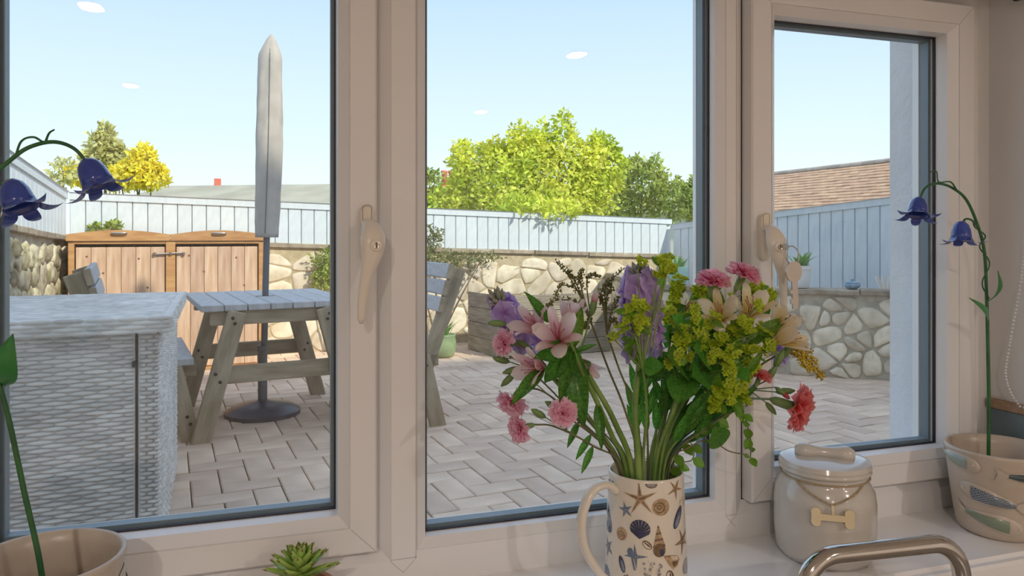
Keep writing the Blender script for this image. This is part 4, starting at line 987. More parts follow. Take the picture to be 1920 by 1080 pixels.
def cowrie(): return [(ell(0, 0, 4.6, 7.5), 'pr_brown'), (ell(-.6, 0, 3.2, 6.3), 'pr_pale'), (ell(.5, 0, .8, 5.6), 'pr_navy')]
def coral(seed, ink):
    rr = random.Random(seed); ps = []
    for k in range(34):
        a = rr.uniform(0, 6.28); r = 10*math.sqrt(rr.random()); ps.append((ell(r*math.cos(a), r*.75*math.sin(a), rr.uniform(.7, 1.8), rr.uniform(.7, 1.5), 7, a), ink if k % 3 else 'pr_pale'))
    return ps
def whelk(): return [([(-11, 5), (-3, 5.5), (6, 5), (10, 1), (8, -5), (2, -8), (-3, -4)], 'pr_tan'), ([(-3, 4.5), (6, 4.4), (8, 1), (2, 0)], 'pr_pale'), ([(0, -1), (8, 0), (7, -4), (2, -6)], 'pr_brown'), ([(-9, 4.4), (-3, 4.8), (-3, 3.4)], 'pr_brown')]
def seahorse(): return star(13, 2.0, 'pr_blue', 'pr_grey', 4)+[(ell(-5, 4, 3.2, 4.4), 'pr_blue'), ([(-5, 2), (-3, 1), (-1, -14), (-3, -13)], 'pr_blue')]
Dg = R
decal('starfish_print', star(17, 2.6, 'pr_tan', 'pr_brown'), Dg(-8), .135, 1.0, .1)
decal('scallop_print', scallop('pr_navy', 'pr_grey'), Dg(-8), .097, 1.0, -.05)
decal('snail_print', snail(), Dg(22), .125, .95)
decal('mussel_print', mussel(), Dg(52), .108, 1.0, 1.05)
decal('cone_print', cone('pr_tan', 'pr_brown'), Dg(18), .086, .95, .05)
decal('seahorse_print', seahorse(), Dg(-14), .062, .9, .1)
decal('coral_print', coral(3, 'pr_grey'), Dg(8), .049, 1.0)
decal('whelk_print', whelk(), Dg(38), .056, .95, -.15)
decal('coral_print', coral(5, 'pr_brown'), Dg(-22), .027, .9)
decal('cowrie_print', cowrie(), Dg(34), .035, 1.0, .15)
decal('starfish_print', star(13, 2.6, 'pr_brown', 'pr_tan'), Dg(62), .076, 1.0, .4)
decal('starfish_print', star(13, 2.2, 'pr_tan', 'pr_brown'), Dg(48), .145, .85, .7)
decal('urchin_print', [(ell(0, -4, 8, 5), 'pr_brown'), (ell(0, -4, 6, 3.5), 'pr_grey')], Dg(8), .1575, .7)
decal('snail_print', snail(), Dg(16), .014, .9, .6); decal('scallop_print', scallop('pr_grey', 'pr_pale'), Dg(72), .040, .9, .3)
decal('cone_print', cone('pr_grey', 'pr_blue'), Dg(-68), .10, .9, .2); decal('starfish_print', star(12, 2.4, 'pr_blue', 'pr_grey'), Dg(-66), .06, .9, .5)
decal('cowrie_print', cowrie(), Dg(2), .078, .7, .9); decal('starfish_print', star(9, 2.2, 'pr_blue', 'pr_grey'), Dg(-30), .118, .9, .3); decal('snail_print', snail(), Dg(-36), .086, .7, 1.2); decal('mussel_print', mussel(), Dg(-34), .048, .7, 1.9); decal('cowrie_print', cowrie(), Dg(58), .020, .9, .5); decal('coral_print', coral(11, 'pr_tan'), Dg(66), .125, .6); decal('whelk_print', whelk(), Dg(-4), .014, .8, .4)
decal('coral_print', coral(8, 'pr_navy'), Dg(-62), .14, .8); decal('scallop_print', scallop('pr_blue', 'pr_pale'), Dg(-70), .025, .8)

# ------------------------------------------------------------------ treat jar
TC = Vector((.771, .899, SZ))
jar = thing('treat_jar', 'grey stoneware pet treat jar with a bone shaped lid knob', 'jar', TC)
MB().lathe([(.052, 0), (.062, .002), (.068, .012), (.0705, .04), (.0705, .082), (.068, .099), (.062, .111), (.0595, .115), (.0595, .125), (.056, .126), (.052, .115), (.001, .113)], 56, TC).build('body', 'stoneware', jar, smooth=True)
lid_ = MB().lathe([(.056, .1255), (.0625, .1258), (.0640, .1275), (.0640, .1295), (.0632, .1305), (.0632, .1325), (.0642, .1345), (.0620, .1405), (.052, .1435), (.001, .1445)], 56, TC).build('lid', 'stoneware', jar, smooth=True)
lid_.data.set_sharp_from_angle(angle=R(45))
kd = Vector((.80, -.60, 0)); kp = []
for i in range(17):
    t = i/16; kp.append(TC+kd*lerp(-.041, .041, t)+Vector((0, 0, .149)))
kr = [.006, .0098, .0115, .0118, .0108, .0095, .0088, .0085, .0084, .0085, .0088, .0095, .0108, .0118, .0115, .0098, .006]
MB().tube(kp, kr, 16, flat=1.0).build('bone_knob', 'stoneware', lid_, smooth=True)
sa = math.atan2(-TC.y, -TC.x)+R(8)
tagp = TC+Vector((.0715*math.cos(sa), .0715*math.sin(sa), .093))
sp1 = [TC+Vector((.0610*math.cos(sa+a), .0610*math.sin(sa+a), .119)) for a in [2*math.pi*i/40 for i in range(41)]]
stg = thing('bone_tag', 'cream bone shaped tag tied on twine around the treat jar', 'tag', tagp)
MB().tube(sp1, .0014, 6, cap=False).build('twine', 'jute', stg)
for s in (-1, 1):
    pts = [TC+Vector((lerp(.0612, .0718, t)*math.cos(sa+s*R(46)*(1-t)), lerp(.0612, .0718, t)*math.sin(sa+s*R(46)*(1-t)), lerp(.118, .096, t**.9))) for t in [i/10 for i in range(11)]]
    pts = [TC+(p-TC).normalized()*0+Vector(((p-TC).x*1.012, (p-TC).y*1.012, (p-TC).z)) for p in pts]
    MB().tube(pts, .0013, 6).build('twine', 'jute', stg)
bo = []; 
def bone_outline():
    o = []
    for (cx, cy, a0, a1) in ((24, 7, -20, 200), (-24, 7, -20, 200), (-24, -7, 160, 380), (24, -7, 160, 380)):
        for i in range(9):
            a = R(lerp(a0, a1, i/8)); o.append((cx+7*math.cos(a), cy+7*math.sin(a)))
    return o
ol = bone_outline(); nT = Vector((math.cos(sa), math.sin(sa), .12)).normalized(); Mt = aim(tagp+nT*.0035+Vector((0, 0, -.0135)), nT)
v = [(x*.0009, y*.0009, z) for z in (-.0022, .0022) for x, y in ol]; n = len(ol)
MB().add(v, [tuple(range(n-1, -1, -1)), tuple(range(n, 2*n))]+[(i, (i+1) % n, n+(i+1) % n, n+i) for i in range(n)]).build('bone', 'bone', stg, Mw=Mt)
MB().tube([tagp+nT*.002+Vector((0, 0, .003)), tagp+nT*.005+Vector((0, 0, -.004)), tagp+nT*.004+Vector((0, 0, -.010))], .002, 6).build('loop', 'bone', stg)

# ------------------------------------------------------------------ fish pots
def fish_mat(name, c1, c2):
    m = mat(name, c1, rough=.25, coat=.5); n = m.node_tree; b = n.nodes['Principled BSDF']
    uv = n.nodes.new('ShaderNodeUVMap'); mp = n.nodes.new('ShaderNodeMapping'); mp.inputs['Scale'].default_value = (7, 22, 1); mp.inputs['Rotation'].default_value = (0, 0, .5)
    vo = n.nodes.new('ShaderNodeTexVoronoi'); vo.feature = 'DISTANCE_TO_EDGE'; vo.inputs['Scale'].default_value = 1; vo.inputs['Randomness'].default_value = .35
    n.links.new(uv.outputs[0], mp.inputs[0]); n.links.new(mp.outputs[0], vo.inputs['Vector'])
    r = n.nodes.new('ShaderNodeValToRGB'); r.color_ramp.elements[0].color = (*c2, 1); r.color_ramp.elements[1].color = (*c1, 1); r.color_ramp.elements[0].position = .06; r.color_ramp.elements[1].position = .16
    n.links.new(vo.outputs[0], r.inputs[0]); n.links.new(r.outputs[0], b.inputs['Base Color']); M[name] = m
fish_mat('fish_blue', (.05, .10, .17), (.40, .42, .42)); fish_mat('fish_teal', (.24, .36, .34), (.48, .50, .44)); fish_mat('fish_dark', (.035, .08, .09), (.12, .16, .16)); fish_mat('fish_green', (.19, .27, .19), (.30, .34, .25))
def fish_pot(C, rt, rb_, h, label, fishes):
    p = thing('plant_pot', label, 'plant pot', C)
    def rz(z): t = min(1, max(0, z/h)); return lerp(rb_, rt, t**.75)
    pr = [(rb_*.9, 0), (rb_, .003)]+[(rz(h*k/10), h*k/10) for k in range(1, 10)]+[(rt+.001, h*.965), (rt+.0005, h*.99), (rt-.002, h), (rt-.005, h*.985)]+[(rz(h*k/10)-.007, h*k/10) for k in range(9, 1, -1)]+[(.001, h*.16)]
    MB().lathe(pr, 64, C).build('body', 'potclay', p, smooth=True)
    MB().lathe([(.0005, h*.18), (rz(h*.18)-.006, h*.18)], 24, C, cap=False).build('soil', 'bed', p)
    a_c = math.atan2(-C.y, -C.x)
    for (a0, a1, z0, z1, hh, ink) in fishes:          # a0 = head, a1 = tail (degrees right of the facing side)
        def pt(t, u, k=1.0, lift=0.0):
            w_ = math.sin(math.pi*min(1, (t*1.06)**.62))**.8 if t < .9 else 0
            w_ = max(w_, .20 if t > .1 else 0); w_ = min(w_, (t/.06)**.5 if t < .06 else w_)
            z = lerp(z0, z1, t)+u*hh*w_*k; a = a_c+R(lerp(a0, a1, t)); r = rz(z)+.0006+lift+(1-u*u)*.0042*min(1, w_*1.3)
            return C+Vector((r*math.cos(a), r*math.sin(a), z))
        f_ = MB().sheet(8, 26, lambda u, t: pt(t*.9, u, 1.22)).build('fish_relief', 'potclay', p, smooth=True, recalc=False)
        MB().sheet(8, 20, lambda u, t: pt(.23+t*.62, u, .95, .0012)).build('scales', ink, f_, smooth=True, recalc=False)
        def tail(u, t):
            z = lerp(z0, z1, .86+.16*t)+u*hh*(.25+.75*t)*(1-.0*t); a = a_c+R(lerp(a0, a1, .86+.16*t-.03*t*(1-abs(u)))); r = rz(z)+.0022
            return C+Vector((r*math.cos(a), r*math.sin(a), z))
        MB().sheet(6, 5, tail).build('tail_relief', 'potclay', f_, smooth=True, recalc=False)
        e_ = pt(.10, .25, 1.0, .0012); MB().lathe([(.0014, 0), (.0009, .0009), (.0002, .0011)], 10).build('eye', 'cream', f_, Mw=aim(e_, Vector((e_.x-C.x, e_.y-C.y, 0))))
    return p
PR = Vector((1.098, .887, SZ))
fish_pot(PR, .076, .0565, .134, 'stoneware pot with glazed relief fish beside the tiled window reveal',
         [(-18, -82, .112, .120, .0115, 'fish_teal'), (78, -2, .100, .108, .010, 'fish_dark'), (-48, 30, .075, .058, .0125, 'fish_blue'), (32, -54, .022, .040, .012, 'fish_green'), (130, 80, .06, .07, .011, 'fish_blue'), (-100, -170, .07, .06, .012, 'fish_green'), (150, 220, .05, .06, .012, 'fish_teal')])
PLc = P(80, 1000, .885); PLc.z = SZ
fish_pot(PLc, .0775, .057, .134, 'plain rimmed stoneware fish pot at the open end of the sill',
         [(62, 128, .10, .092, .012, 'fish_teal'), (-20, 50, .05, .04, .012, 'fish_blue'), (-100, -30, .09, .08, .012, 'fish_dark'), (150, 220, .06, .07, .012, 'fish_green')])

# ------------------------------------------------------------------ enamelled metal bluebells
def bell_parts(parent, base, axis, s, spin=0, tilt=0):
    Mx = aim(base, axis, s=s, spin=spin)      # bell opens along +Z
    prof = [(.0015, -.005), (.006, -.0035), (.0100, .001), (.0124, .008), (.0134, .016), (.0142, .024)]
    b = MB().lathe(prof+[(r-.0006, z) for r, z in reversed(prof[1:])], 30, cap=False).build('bell', 'blue_enamel', parent, smooth=True, Mw=Mx)
    for k in range(6):
        a = k*math.pi/3
        def pf_(u, t, a=a):
            w_ = (1-t**2.2)*(.78+.3*math.sin(math.pi*t)); r = .0139+.0175*t**1.6+.002*t; z = .0205+.0215*t-.0165*t**2.4; aa = a+u*w_*.50*(.0142/r)
            return Vector((r*math.cos(aa), r*math.sin(aa), z-.0015*abs(u)**2*(1-t)))
        MB().sheet(6, 10, pf_).build('petal', 'blue_enamel', b, smooth=True, Mw=Mx, recalc=False)
def metal_leaf(parent, b, t, wd, nrm):
    b, t = Vector(b), Vector(t); ax = (t-b); e_ = ax.normalized().cross(Vector(nrm)).normalized(); nn = e_.cross(ax.normalized())
    MB().sheet(4, 10, lambda u, q: b+ax*q+e_*(u*wd*math.sin(math.pi*q**.75)**.9)+nn*(-.25*wd*abs(u)*1+.012*math.sin(math.pi*q))).build('leaf', 'leaf_metal', parent, smooth=True, recalc=False)
yR = .892
fr_ = thing('metal_bluebell', 'blue enamel bluebell flowers on a green wire stem beside the reveal wall', 'ornament', (P(1853, 930, yR).x, yR, SZ+.0228))
st_ = curve([Vector((P(1853, 930, yR).x, yR, SZ+.0228)), P(1853, 905, yR), P(1854, 760, yR), P(1852, 640, yR), P(1850, 560, yR), P(1846, 475, yR), P(1834, 425, yR), P(1812, 375, yR), P(1785, 352, yR), P(1757, 344, yR-.005), P(1735, 352, yR-.008), P(1723, 376, yR-.01)], 8)
MB().tube(st_, taper(len(st_), .0030, .0018), 8).build('stem', 'green_metal', fr_, smooth=True)
s2 = curve([P(1834, 427, yR), P(1822, 413, yR-.008), P(1810, 411, yR-.012), P(1803, 422, yR-.014)], 6); MB().tube(s2, .0017, 8).build('branch', 'green_metal', fr_, smooth=True)
tw_ = [p+Vector((.0055*math.cos(i*.9), .0055*math.sin(i*.9), 0)) for i, p in enumerate(st_[32:50])]
MB().tube(curve(tw_, 4), .0011, 6).build('tendril', 'green_metal', fr_, smooth=True)
s3 = curve([P(1795, 358, yR-.004), P(1782, 341, yR-.006), P(1760, 341, yR-.008), P(1756, 322, yR-.008), P(1744, 322, yR-.008)], 6); MB().tube(s3, taper(len(s3), .0014, .0008), 6).build('tendril', 'green_metal', fr_, smooth=True)
bell_parts(fr_, P(1722, 376, yR-.01), (-.32, -.25, -.9), 1.04, .3); bell_parts(fr_, P(1802, 421, yR-.014), (-.12, -.12, -.98), 1.06, .1)
metal_leaf(fr_, P(1853, 565, yR), P(1872, 508, yR-.03), .007, (0, -1, .2)); metal_leaf(fr_, P(1851, 605, yR), P(1818, 558, yR-.03), .0065, (0, -1, .2))
yL = .865
fl_ = thing('metal_bluebell', 'blue enamel bluebell flowers arching from the pot at the open end of the sill', 'ornament', P(75, 1060, yL))
st_ = curve([Vector((P(95, 1150, yL).x, yL, SZ+.0228)), P(78, 1075, yL), P(45, 920, yL), P(15, 780, yL), P(-10, 690, yL), P(-45, 540, yL), P(-48, 420, yL), P(-20, 340, yL), P(20, 300, yL), P(55, 276, yL), P(100, 266, yL-.005), P(138, 278, yL-.01), P(166, 308, yL-.012)], 8)
MB().tube(st_, taper(len(st_), .0030, .0018), 8).build('stem', 'green_metal', fl_, smooth=True)
s2 = curve([P(-46, 400, yL), P(-30, 355, yL-.008), P(0, 344, yL-.015), P(22, 346, yL-.02)], 6); MB().tube(s2, .0017, 8).build('branch', 'green_metal', fl_, smooth=True)
s3 = curve([P(28, 297, yL), P(40, 265, yL-.004), P(62, 257, yL-.006), P(80, 266, yL-.004)], 6); MB().tube(s3, .0012, 6).build('tendril', 'green_metal', fl_, smooth=True)
s3 = curve([P(85, 267, yL), P(92, 250, yL-.004), P(102, 243, yL-.006)], 6); MB().tube(s3, taper(len(s3), .0014, .0008), 6).build('tendril', 'green_metal', fl_, smooth=True)
bell_parts(fl_, P(165, 307, yL-.012), (.42, -.12, -.86), 1.10, .25); bell_parts(fl_, P(22, 347, yL-.02), (.38, -.25, -.88), 1.12, .6)
metal_leaf(fl_, P(8, 726, yL), P(22, 628, yL-.03), .013, (0, -1, .1))

# ------------------------------------------------------------------ succulent
sc0 = P(562, 1068, .905)
su = thing('succulent', 'pointed green rosette succulent in a small terracotta pot', 'succulent', (sc0.x, sc0.y, SZ))
MB().lathe([(.026, 0), (.030, .003), (.036, .045), (.040, .046), (.040, .058), (.034, .058), (.032, .045)], 28, (sc0.x, sc0.y, SZ)).build('pot', 'terracotta', su, smooth=True, sharp=True)
MB().lathe([(.0005, .05), (.034, .05)], 18, (sc0.x, sc0.y, SZ), cap=False).build('soil', 'bed', su)
MB().tube([(sc0.x, sc0.y, SZ+.045), (sc0.x, sc0.y, sc0.z+.006)], .007, 10).build('stalk', 'succ', su, smooth=True)
ga = 2.39996
for i in range(34):
    t = i/33; a = i*ga; el_ = lerp(R(8), R(82), t**1.1); ln = lerp(.046, .017, t); zb = sc0.z-.010+.020*t
    d = Vector((math.cos(a)*math.cos(el_), math.sin(a)*math.cos(el_), math.sin(el_))); o = Vector((sc0.x, sc0.y, zb)); e_ = Vector((-math.sin(a), math.cos(a), 0)); nn = d.cross(e_)*-1
    if nn.z < 0: nn = -nn
    def lf(u, q): 
        w_ = .0085*lerp(1, .7, t)*(math.sin(math.pi*min(1, .16+q*.84))**.75); return o+d*(ln*q)+e_*(u*w_)+nn*(.003*u*u+.10*ln*q*q)
    def lb(u, q):
        w_ = .0085*lerp(1, .7, t)*(math.sin(math.pi*min(1, .16+q*.84))**.75); return o+d*(ln*q)+e_*(-u*w_)+nn*(.003*u*u+.10*ln*q*q-.0035*(1-u*u)*(1-q))
    MB().sheet(4, 7, lf).sheet(4, 7, lb).build('leaf', 'succ', su, smooth=True, recalc=False)
    MB().tube([o+d*(ln*.93)+nn*.10*ln*.9, o+d*(ln*1.05)+nn*.11*ln], [.0011, .0003], 5).build('leaf_tip', 'knot', su)

# ------------------------------------------------------------------ bouquet
from mathutils.bvhtree import BVHTree
from mathutils.kdtree import KDTree
CAMP = Vector((0, 0, H))
PASS = [0]; SK = [0]; STEMS = []; NUM = {}; o_pts = {}; OBST = []; CAP = [None]
_link = link
def link(o, parent=None, Mw=I4):
    _link(o, parent, Mw)
    if CAP[0] is not None: CAP[0].append(o)
    return o
class Plan: name = 'plan'
def resample(c, n):
    L = [0]
    for k in range(1, len(c)): L.append(L[-1]+(c[k]-c[k-1]).length)
    out = []; k = 0
    for q in range(n):
        d = L[-1]*q/(n-1)
        while k < len(c)-2 and L[k+1] < d: k += 1
        out.append(lerp(c[k], c[k+1], min(1, max(0, (d-L[k])/max(1e-9, L[k+1]-L[k])))))
    return out
NS = 72
def stemmed(name, label, cat, pts, r0, r1, m='stem', group=None):
    # first pass: only note where each stem runs; second pass: build it along its settled line
    SK[0] += 1
    if PASS[0] == 0:
        w = [P(*p) for p in pts]; rim = Vector((w[0].x-JC.x, w[0].y-JC.y, 0)); mx = .0395-r0
        if rim.length > mx: rim *= mx/rim.length
        w[0] = JC+rim+Vector((0, 0, JH+.004)); base = JC+rim*.82+Vector((0, 0, .014))
        c = resample(curve([base]+w, 12), NS); STEMS.append([c, taper(NS, r0, r1)]); p = Plan(); p.name = 'plan%d' % SK[0]; o_pts[p.name] = c; return p
    c, rad = STEMS[SK[0]-1]; o = thing(name, label, cat, c[0], group); o_pts[o.name] = c
    MB().tube(c, rad, 8).build('stem', m, o, smooth=True); NUM[o.name] = SK[0]; return o
def settle(iters=160):
    # push crossing stems apart, mostly in depth, keeping their heads where they are and the rest inside the jug's mouth
    S = len(STEMS); X0 = [[p.copy() for p in c] for c, _ in STEMS]; D = [[Vector() for _ in range(NS)] for _ in range(S)]
    for it in range(iters):
        kd = KDTree(S*NS); X = [[X0[a][k]+D[a][k] for k in range(NS)] for a in range(S)]
        for a in range(S):
            for k in range(NS): kd.insert(X[a][k], a*NS+k)
        kd.balance(); hit = 0; push = [[Vector() for _ in range(NS)] for _ in range(S)]
        for a in range(S):
            ra = STEMS[a][1]
            for k in range(NS):
                for (co, idx, d) in kd.find_range(X[a][k], ra[k]+.0065):
                    b = idx//NS
                    if b <= a: continue
                    q = idx % NS; need = ra[k]+STEMS[b][1][q]+.0014
                    if d >= need: continue
                    hit += 1; v = X[a][k]-co; v = Vector((v.x, v.y*2.2, v.z*.3))
                    if v.length < 1e-5: v = Vector((0, -1 if a < b else 1, 0))
                    v = v.normalized()*(need-d)*.55; push[a][k] += v; push[b][q] -= v
        if not hit: break
        for a in range(S):
            for k in range(NS): D[a][k] += push[a][k]
            for _ in range(2): D[a] = [D[a][k]*.5+(D[a][max(0, k-1)]+D[a][min(NS-1, k+1)])*.25 for k in range(NS)]
            for k in range(NS):
                f = min(1, (NS-1-k)/7); D[a][k] *= f; p = X0[a][k]+D[a][k]
                if p.z < JC.z+JH+.012:
                    r = Vector((p.x-JC.x, p.y-JC.y, 0)); mx = .0432-STEMS[a][1][k]
                    if r.length > mx: D[a][k] += r*(mx/r.length-1)
                if p.y > .958: D[a][k].y -= p.y-.958
    for a in range(S): STEMS[a][0] = [X0[a][k]+D[a][k] for k in range(NS)]
def tree(o):
    Mw = WM[o.name]; v = [Mw @ x.co for x in o.data.vertices]
    lo = [min(p[k] for p in v) for k in range(3)]; hi = [max(p[k] for p in v) for k in range(3)]
    return (BVHTree.FromPolygons(v, [tuple(p.vertices) for p in o.data.polygons]), lo, hi)
def clashes(trees, owner):
    n = 0
    for (b, lo, hi) in trees:
        for (ow, b2, lo2, hi2) in OBST:
            if ow != owner and all(lo[k] < hi2[k] and hi[k] > lo2[k] for k in range(3)): n += len(b.overlap(b2))
    return n
def reg(objs, owner):
    for q in objs:
        if q.type == 'MESH': OBST.append((owner, *tree(q)))
def drop(objs):
    for q in objs:
        me = q.data; bpy.data.objects.remove(q)
        if me.users == 0: bpy.data.meshes.remove(me)
def own(o): return NUM.get(o.name, o.name)
def fit(o, f, opts):
    # build f(option), keep the first option that passes through nothing of another stem
    if PASS[0] == 0: return
    best = None
    for k in opts:
        CAP[0] = []; f(k); objs = CAP[0]; CAP[0] = None
        n = clashes([tree(q) for q in objs if q.type == 'MESH'], own(o))
        if n == 0: reg(objs, own(o)); return
        drop(objs)
        if best is None or n < best[0]: best = (n, k)
    CAP[0] = []; f(best[1]); objs = CAP[0]; CAP[0] = None; reg(objs, own(o))
def away(p, d): p = Vector(p); return p+(p-CAMP).normalized()*d       # same place in the view, nearer or farther
DEL = [(0, 0, 0)]+[(d, x, z) for d in (0, -.006, .006, -.012, .012, -.019, .019, -.027, .027, -.036, .034, -.046, -.058) for (x, z) in ((0, 0), (.007, 0), (-.007, 0), (0, .007), (0, -.007), (.012, .008), (-.012, .008))]
def mv(p, k): return away(p, k[0])+Vector((k[1], 0, k[2]))
def near(o, p, lim=.03):
    q = min(o_pts[o.name], key=lambda c: (c-p).length); return q.copy() if (q-p).length < lim else Vector(p)
def hold(o, f):                               # fixed pieces: build, then remember them as obstacles
    if PASS[0] == 0: return
    CAP[0] = []; f(); objs = CAP[0]; CAP[0] = None; reg(objs, own(o))
def twig(o, a, b, r=.0012, m='stem', name='stalk', bend=(0, 0, 0)):
    a, b = Vector(a), Vector(b); c = curve([a, (a+b)/2+Vector(bend), b], 5); MB().tube(c, taper(len(c), r*1.2, r*.9), 6).build(name, m, o, smooth=True)
def leaf_mesh(name, wf, fold, bend, m, ruff=0):
    return MB().sheet(6, 12, lambda u, t: Vector((u*wf*math.sin(math.pi*t**.8)**.85*(1 if t < .999 else 0), t, bend*math.sin(math.pi*t)-fold*wf*(1-abs(u))+ruff*math.sin(9*t)*u))).mesh(name, m, True)
LM = {'lance': leaf_mesh('leaf', .12, .5, .08, 'leaf'), 'lance2': leaf_mesh('leaf', .15, .4, -.12, 'leaf'), 'round': leaf_mesh('leaf', .40, .18, .08, 'leaf'), 'round_y': leaf_mesh('leaf', .36, .2, .06, 'leaf_y'),
      'lance_y': leaf_mesh('leaf', .16, .4, .1, 'leaf_y')}
def leaf(o, a, b, kind='lance', nrm=(-.3, -.8, .45), wd=1.0):
    a, b = Vector(a), Vector(b); y = (b-a); L = y.length; y /= L; n = Vector(nrm); x = y.cross(n).normalized(); z = x.cross(y)
    Mx = Matrix.Translation(a) @ Matrix((x*wd, y, z)).transposed().to_4x4() @ Matrix.Scale(L, 4)
    inst(LM[kind], 'leaf', o, Mx)
CAMV = Vector((-.42, -.85, .25))
def alstro(o, base, axis, s, open_=1.0, pal='al_pink', seed=0, half=False):
    rr = random.Random(seed); Mx = aim(base, axis, s=s, spin=rr.uniform(0, 6))
    fl = MB().lathe([(.0018, -.010), (.0036, -.005), (.0040, -.002), (.001, .000)], 10).build('flower', 'calyx', o, smooth=True, Mw=Mx)
    for k in range(6):
        inner = k % 2; a = k*math.pi/3+rr.uniform(-.08, .08); L = .050*rr.uniform(.92, 1.06); W = (.0072 if inner else .0118); op = open_*rr.uniform(.85, 1.1)
        def pf_(u, t):
            w_ = W*(.28+.72*math.sin(math.pi*min(1, .08+.86*t**1.15))**.8)*(1 if t < .9 else (1-((t-.9)/.1)**2*.75))
            r = .0012+.0035*min(1, t*6)+.0125*t+op*.020*t**2.0; z = L*(t*.98-.26*op*t**3.2)
            r += .0025*(-u*u)*math.sin(math.pi*t)*-1
            return Vector((r*math.cos(a)-u*w_*math.sin(a), r*math.sin(a)+u*w_*math.cos(a), z-.003*u*u*t*(1 if not inner else -1)))
        MB().sheet(6, 10, pf_).build('petal', pal if inner else pal+'_o', fl, smooth=True, recalc=False, Mw=Mx)
    sm = MB()
    for k in range(6):
        a = k*1.05+.3; q = curve([Vector((.001, 0, .004)), Vector((.004*math.cos(a), .004*math.sin(a), .022)), Vector((.009*math.cos(a)+.003, .009*math.sin(a), .036))], 4)
        sm.tube(q, .0005, 5); sm.lathe([(.0003, -.0013), (.0011, 0), (.0003, .0013)], 6, q[-1])
    sm.build('stamens', 'stamen', fl, Mw=Mx)
def bud(o, base, axis, s, m='calyx', tip=None):
    Mx = aim(base, axis, s=s); b = MB().lathe([(.0014, 0), (.0036, .004), (.0045, .010), (.0038, .017), (.0015, .022), (.0004, .0235)], 12).build('bud', m, o, smooth=True, Mw=Mx)
    if tip: MB().lathe([(.0036, .016), (.0042, .021), (.0030, .027), (.0005, .030)], 12).build('bud_tip', tip, b, smooth=True, Mw=Mx)
def carn_mesh(seed, m, flat=0.0):
    rr = random.Random(seed); b = MB()
    for lay, (cnt, tl, L) in enumerate(((9, 82, .026), (9, 64, .0255), (8, 46, .024), (6, 28, .022), (4, 10, .019))):
        for k in range(cnt):
            a = 2*math.pi*(k+rr.uniform(-.25, .25))/cnt+lay; th = R(tl+rr.uniform(-9, 9)-flat*(lay > 5)); Lk = L*rr.uniform(.9, 1.1); ph = rr.uniform(0, 6)
            d = Vector((math.cos(a)*math.sin(th), math.sin(a)*math.sin(th), math.cos(th))); e_ = Vector((-math.sin(a), math.cos(a), 0)); n = d.cross(e_)
            def pf_(u, t):
                return Vector((0, 0, .010))+d*(Lk*t*(1+.07*math.sin(9*u+ph)*t))+e_*(u*Lk*(.10+.52*t**1.2))+n*(Lk*(.13*math.sin(6*u+ph)*t*t+.05*math.sin(13*u+ph*2)*t**3)-Lk*.12*t*t)
            b.sheet(8, 5, pf_)
    return b.mesh('petals', m, True)
CM = {k: [carn_mesh(s, k) for s in (1, 2)] for k in ('carn_pink', 'carn_pale', 'carn_coral')}
cal_me = MB().lathe([(.0020, -.020), (.0052, -.014), (.0060, -.004), (.0062, .004), (.0075, .012), (.0050, .011)], 14).mesh('calyx', 'calyx', True)
def carnation(o, base, axis, s, m, seed=0):
    Mx = aim(base, axis, s=s, spin=seed*1.3); c = inst(cal_me, 'calyx', o, Mx); inst(CM[m][seed % 2], 'petals', c, Mx)
def floret_mesh(seed):
    rr = random.Random(seed); b = MB()
    for k in range(5):
        a = 2*math.pi*k/5+rr.uniform(-.2, .2); L = .0155*rr.uniform(.9, 1.1); ph = rr.uniform(0, 6)
        def pf_(u, t):
            r = L*t; aa = a; return Vector((r*math.cos(aa)-u*L*(.15+.55*t)*math.sin(aa)*1.0, r*math.sin(aa)+u*L*(.15+.55*t)*math.cos(aa), .005+.004*t-.005*t*t+L*.10*math.sin(5*u+ph)*t))
        b.sheet(5, 4, pf_)
    b.tube([(0, 0, -.008), (0, 0, .005)], [.0012, .0022], 6); return b.mesh('floret', 'stock', True)
FLM = [floret_mesh(s) for s in (3, 4, 5)]
def stock_spike(o, p0, p1, n, rad, s, seed, buds=8):
    rr = random.Random(seed); p0, p1 = Vector(p0), Vector(p1); ax = (p1-p0).normalized(); x = ax.orthogonal().normalized(); y = ax.cross(x)
    for i in range(n):
        t = i/(n-1); a = i*2.4; r = rad*(1-.25*t); d = x*math.cos(a)+y*math.sin(a)
        inst(FLM[i % 3], 'floret', o, aim(lerp(p0, p1, t*.9)+d*r*.75, d+ax*.15, s=s*rr.uniform(.9, 1.15), spin=rr.uniform(0, 6)))
    for i in range(buds):
        a = i*2.4; d = x*math.cos(a)+y*math.sin(a); t = .88+.14*i/buds
        bud(o, lerp(p0, p1, t)+d*.003, d*(1.2-i/buds)+ax*.9, .62, 'stock_bud')
def umbel_mesh(seed):
    rr = random.Random(seed); b = MB()
    for k in range(7):
        a = 2*math.pi*k/7+rr.uniform(-.2, .2); q = Vector((math.cos(a)*.008*(k > 0), math.sin(a)*.008*(k > 0), .010+rr.uniform(-.002, .003)))
        b.tube([Vector((0, 0, 0)), q*.6+Vector((0, 0, .002)), q], .0004, 4)
        for j in range(5):
            c = 2*math.pi*j/5+k; L = .0062*rr.uniform(.85, 1.2); d = Vector((math.cos(c), math.sin(c), 0))
            b.sheet(2, 3, lambda u, t: q+d*(L*t)+Vector((0, 0, .0035*t-.0015*t*t))+Vector((-d.y, d.x, 0))*(u*.0026*math.sin(math.pi*min(1, .2+.75*t))))
        b.lathe([(.0016, 0), (.0018, .0012), (.0005, .0022)], 6, q)
    return b.mesh('umbel', 'bract', True)
UM = [umbel_mesh(s) for s in (1, 2, 3)]
